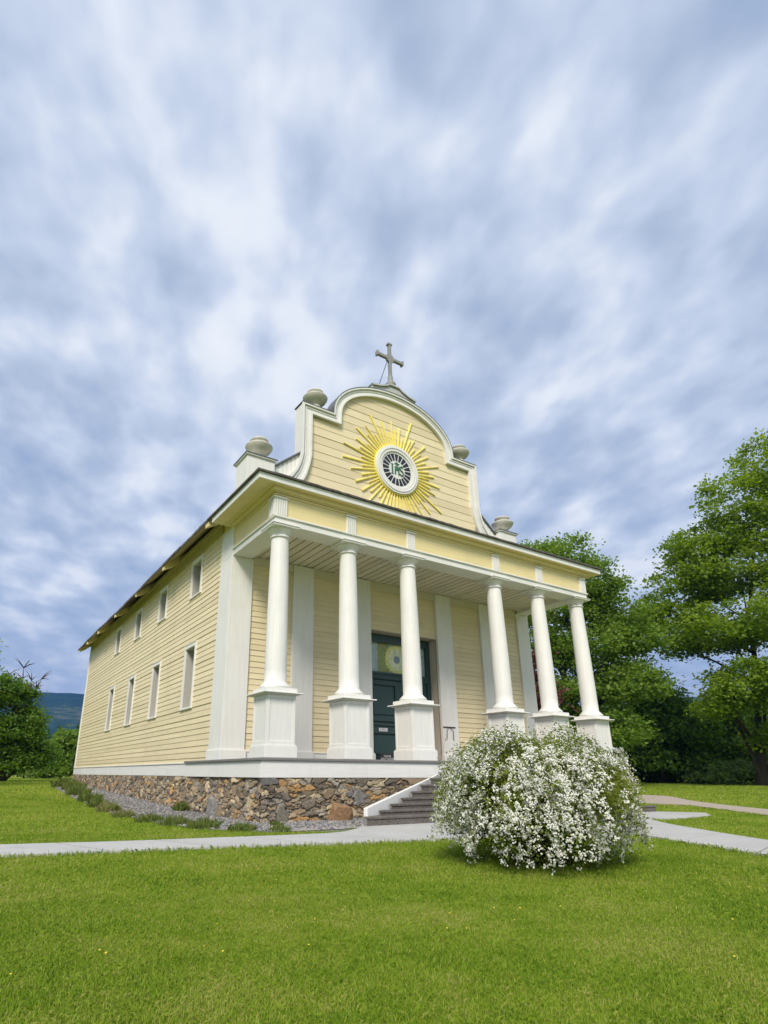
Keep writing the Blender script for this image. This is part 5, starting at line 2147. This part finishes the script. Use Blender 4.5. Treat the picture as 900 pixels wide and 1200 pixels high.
    for k in range(nb):
        off = rng.normal(0, 0.011, (nF, 3))
        c = F + out * 0.010 + off
        nrm = out + rng.normal(0, 0.45, (nF, 3))
        nrm[:, 2] += 0.25
        nrm /= np.linalg.norm(nrm, axis=1)[:, None]
        ref = rng.normal(size=(nF, 3))
        a = np.cross(nrm, ref)
        a /= np.linalg.norm(a, axis=1)[:, None]
        b = np.cross(nrm, a)
        s = rng.uniform(0.0065, 0.0105, (nF, 1))
        th = [0, 60, 120, 180, 240, 300]
        ring = [c + (a * math.cos(math.radians(q)) + b * math.sin(math.radians(q))) * s + nrm * 0.002 * (1 if (q // 60) % 2 else -1) for q in th]
        Vs.append(np.stack(ring, 1).reshape(-1, 3))
        Ts.append(np.clip(rng.normal(0.55, 0.25, nF), 0, 1))
    np_mesh('flowers', np.concatenate(Vs), 6, MAT['petal'], t, tint=np.concatenate(Ts))


build_bush()


def blades(P, h, w, rng, lean=0.5, bend=0.35):
    """grass blades: a quad and a tip triangle each, as 5 verts / (4+3) -> built as two quads (tip degenerate-free)"""
    n = len(P)
    a = rng.uniform(0, 2 * math.pi, n)
    s = np.stack([np.cos(a), np.sin(a), np.zeros(n)], 1)
    b = a + rng.uniform(0.8, 2.3, n)
    d = np.stack([np.cos(b), np.sin(b), np.zeros(n)], 1) * (rng.random(n) * lean)[:, None]
    up = np.array((0, 0, 1.0))[None]
    h = h[:, None]
    w = w[:, None]
    m = P + (up * 0.55 + d * 0.30) * h
    e = P + (up * (1 - bend * np.linalg.norm(d, axis=1)[:, None]) + d * 1.0) * h
    V = np.stack([P - s * w * .5, P + s * w * .5, m + s * w * .42, e, m - s * w * .42], 1)
    return V.reshape(-1, 3)


def build_grass():
    rng = np.random.default_rng(17)
    def excl(x, y):
        ex = in_poly(x, y, PATH_POLY) | in_poly(x, y, WALK_POLY) | in_poly(x, y, LANDING) | in_poly(x, y, UP_POLY)
        gp = in_poly(x, y, GRAVEL)
        ex |= gp | ((x > -0.05) & (x < W + 0.05) & (y > -2.8) & (y < L)) | ((x > 1.2) & (x < 11) & (y > -4.5) & (y < -2.7))
        return ex
    sets = []
    # (count, dmin, dmax, height, width): nearest lawn densest
    for N, d0, d1, hh, ww in ((330000, 1.5, 5.5, 0.030, 0.0034), (260000, 5.0, 11.0, 0.036, 0.0055), (170000, 10.0, 24.0, 0.048, 0.011), (90000, 22.0, 60.0, 0.07, 0.03)):
        d = np.sqrt(rng.uniform(d0 ** 2, d1 ** 2, N)) if d1 > 9 else d0 + (d1 - d0) * rng.random(N) ** 0.8
        az = np.radians(rng.uniform(-16, 84, N))
        x = CX + d * np.sin(az)
        y = CY + d * np.cos(az)
        k = ~excl(x, y)
        x, y = x[k], y[k]
        cl = 0.5 + 0.5 * np.sin(x * 1.9 + 2 * np.sin(y * 1.3)) * np.sin(y * 2.3 + 1.5 * np.sin(x * .9))
        h = hh * rng.uniform(0.55, 1.25, len(x)) * (0.8 + 0.35 * cl)
        sets.append((np.stack([x, y, ground(x, y) - 0.004], 1), h, ww * rng.uniform(.7, 1.3, len(x))))
    # longer fringe along the edges of the paths
    fr = []
    for poly in (PATH_A, PATH_B, WALK_L, WALK_R, UP_A, UP_B):
        Q = resample(smooth_poly(poly, 6), 2600)
        fr.append(Q + rng.normal(0, 0.045, Q.shape))
    Q = np.concatenate(fr)
    k = ~excl(Q[:, 0], Q[:, 1])
    Q = Q[k]
    sets.append((np.c_[Q, ground(Q[:, 0], Q[:, 1]) - 0.003], rng.uniform(.05, .10, len(Q)), rng.uniform(.006, .010, len(Q))))
    V = np.concatenate([blades(P, h, w, rng, 1.1) for P, h, w in sets])
    n = len(V) // 5
    T = np.clip(rng.normal(0.46, 0.26, n), 0, 1)
    o = np_mesh('grass', V, 5, MAT['blade'], tint=T)
    tag(o, 'short mown grass of the lawn', kind='stuff')
    # flecks of small yellow flowers in the turf
    N = 170
    d = 2.5 + 14 * rng.random(N) ** 1.3
    az = np.radians(rng.uniform(-14, 82, N))
    x, y = CX + d * np.sin(az), CY + d * np.cos(az)
    k = ~excl(x, y) & (np.sin(x * .8 + 1) * np.sin(y * .9) > -0.25)
    x, y = x[k], y[k]
    n = len(x)
    c = np.stack([x, y, ground(x, y) + rng.uniform(.025, .042, n)], 1)
    th = np.radians([0, 60, 120, 180, 240, 300])
    r = rng.uniform(.004, .0075, (n, 1))
    ring = np.stack([c + np.c_[r * math.cos(q), r * math.sin(q), 0.3 * r * math.sin(q + 1)] for q in th], 1)
    o = np_mesh('lawn_flowers', ring.reshape(-1, 3), 6, MAT['dandelion'])
    tag(o, 'flecks of tiny yellow flowers in the lawn', kind='stuff')


build_grass()


def build_weeds():
    rng = np.random.default_rng(23)
    spots = [(-0.95, 15.6, 0.60, 1.15, 'tall dry green weed clump at the far end of the gravel bed'), (-1.0, 12.9, 0.55, 0.95, 'broad weed clump near the far end of the gravel bed'), (-1.35, 9.6, 0.50, 0.8, 'green weed clump halfway along the gravel edge'),
             (-1.55, 6.2, 0.44, 0.75, 'bushy weed clump on the gravel edge below the third window'), (-1.75, 4.0, 0.36, 0.55, 'small weed clump on the gravel edge between second and third windows'), (-1.8, 2.2, 0.34, 0.6, 'straw tipped weed clump where the lawn meets the gravel'),
             (-0.15, 1.55, 0.36, 0.38, 'lone reddish green tuft growing out of the gravel against the foundation'), (-1.85, 0.4, 0.22, 0.55, 'low straw coloured tuft at the gravel corner'),
             (-1.72, -1.2, 0.24, 0.6, 'grassy tuft at the lawn edge beside the pale standing stone'), (-1.5, -2.2, 0.26, 0.6, 'long grass tuft opposite the foundation corner'), (-1.25, -3.1, 0.26, 0.6, 'dense grass tuft between gravel and path'),
             (-0.85, -3.9, 0.20, 0.5, 'short grass tuft close to the path bend'), (-0.35, -4.35, 0.16, 0.4, 'last low tuft before the gravel meets the path'), (0.02, -3.5, 0.15, 0.25, 'tiny tuft alone in the gravel in front of the foundation')]
    for i, (x, y, h, r, lab) in enumerate(spots):
        n = int(260 + 420 * r)
        a = rng.uniform(0, 6.28, n)
        q = r * 0.5 * np.sqrt(rng.random(n))
        px, py = x + q * np.cos(a), y + q * np.sin(a)
        P = np.stack([px, py, ground(px, py)], 1)
        V = blades(P, h * rng.uniform(.4, 1.1, n) * (1.1 - 0.5 * (q / (r * .5))), rng.uniform(.006, .013, n) * (1 + .05 * max(y, 0)), rng, 0.9)
        o = np_mesh('weed_clump', V, 5, MAT['weed'], tint=np.clip(rng.normal(0.42 + 0.25 * (i in (5, 7)), 0.22, n), 0, 1))
        tag(o, lab, 'weeds', 'weed clumps along the gravel bed')


build_weeds()


def build_haze():
    mb = MB()
    mb.box(-4400, 4400, -400, 4400, -12, 420)
    m = bpy.data.materials.new('valley_haze')
    m.use_nodes = True
    k = NT(m.node_tree)
    v = k.n('ShaderNodeVolumePrincipled')
    v.inputs['Color'].default_value = (0.15, 0.38, 1.0, 1)
    v.inputs['Density'].default_value = 0.00017
    v.inputs['Anisotropy'].default_value = 0.1
    out = k.n('ShaderNodeOutputMaterial')
    k.l(v.outputs[0], out.inputs['Volume'])
    o = mb.build('haze', m)
    tag(o, 'thin blue haze over the valley', kind='stuff')


build_haze()
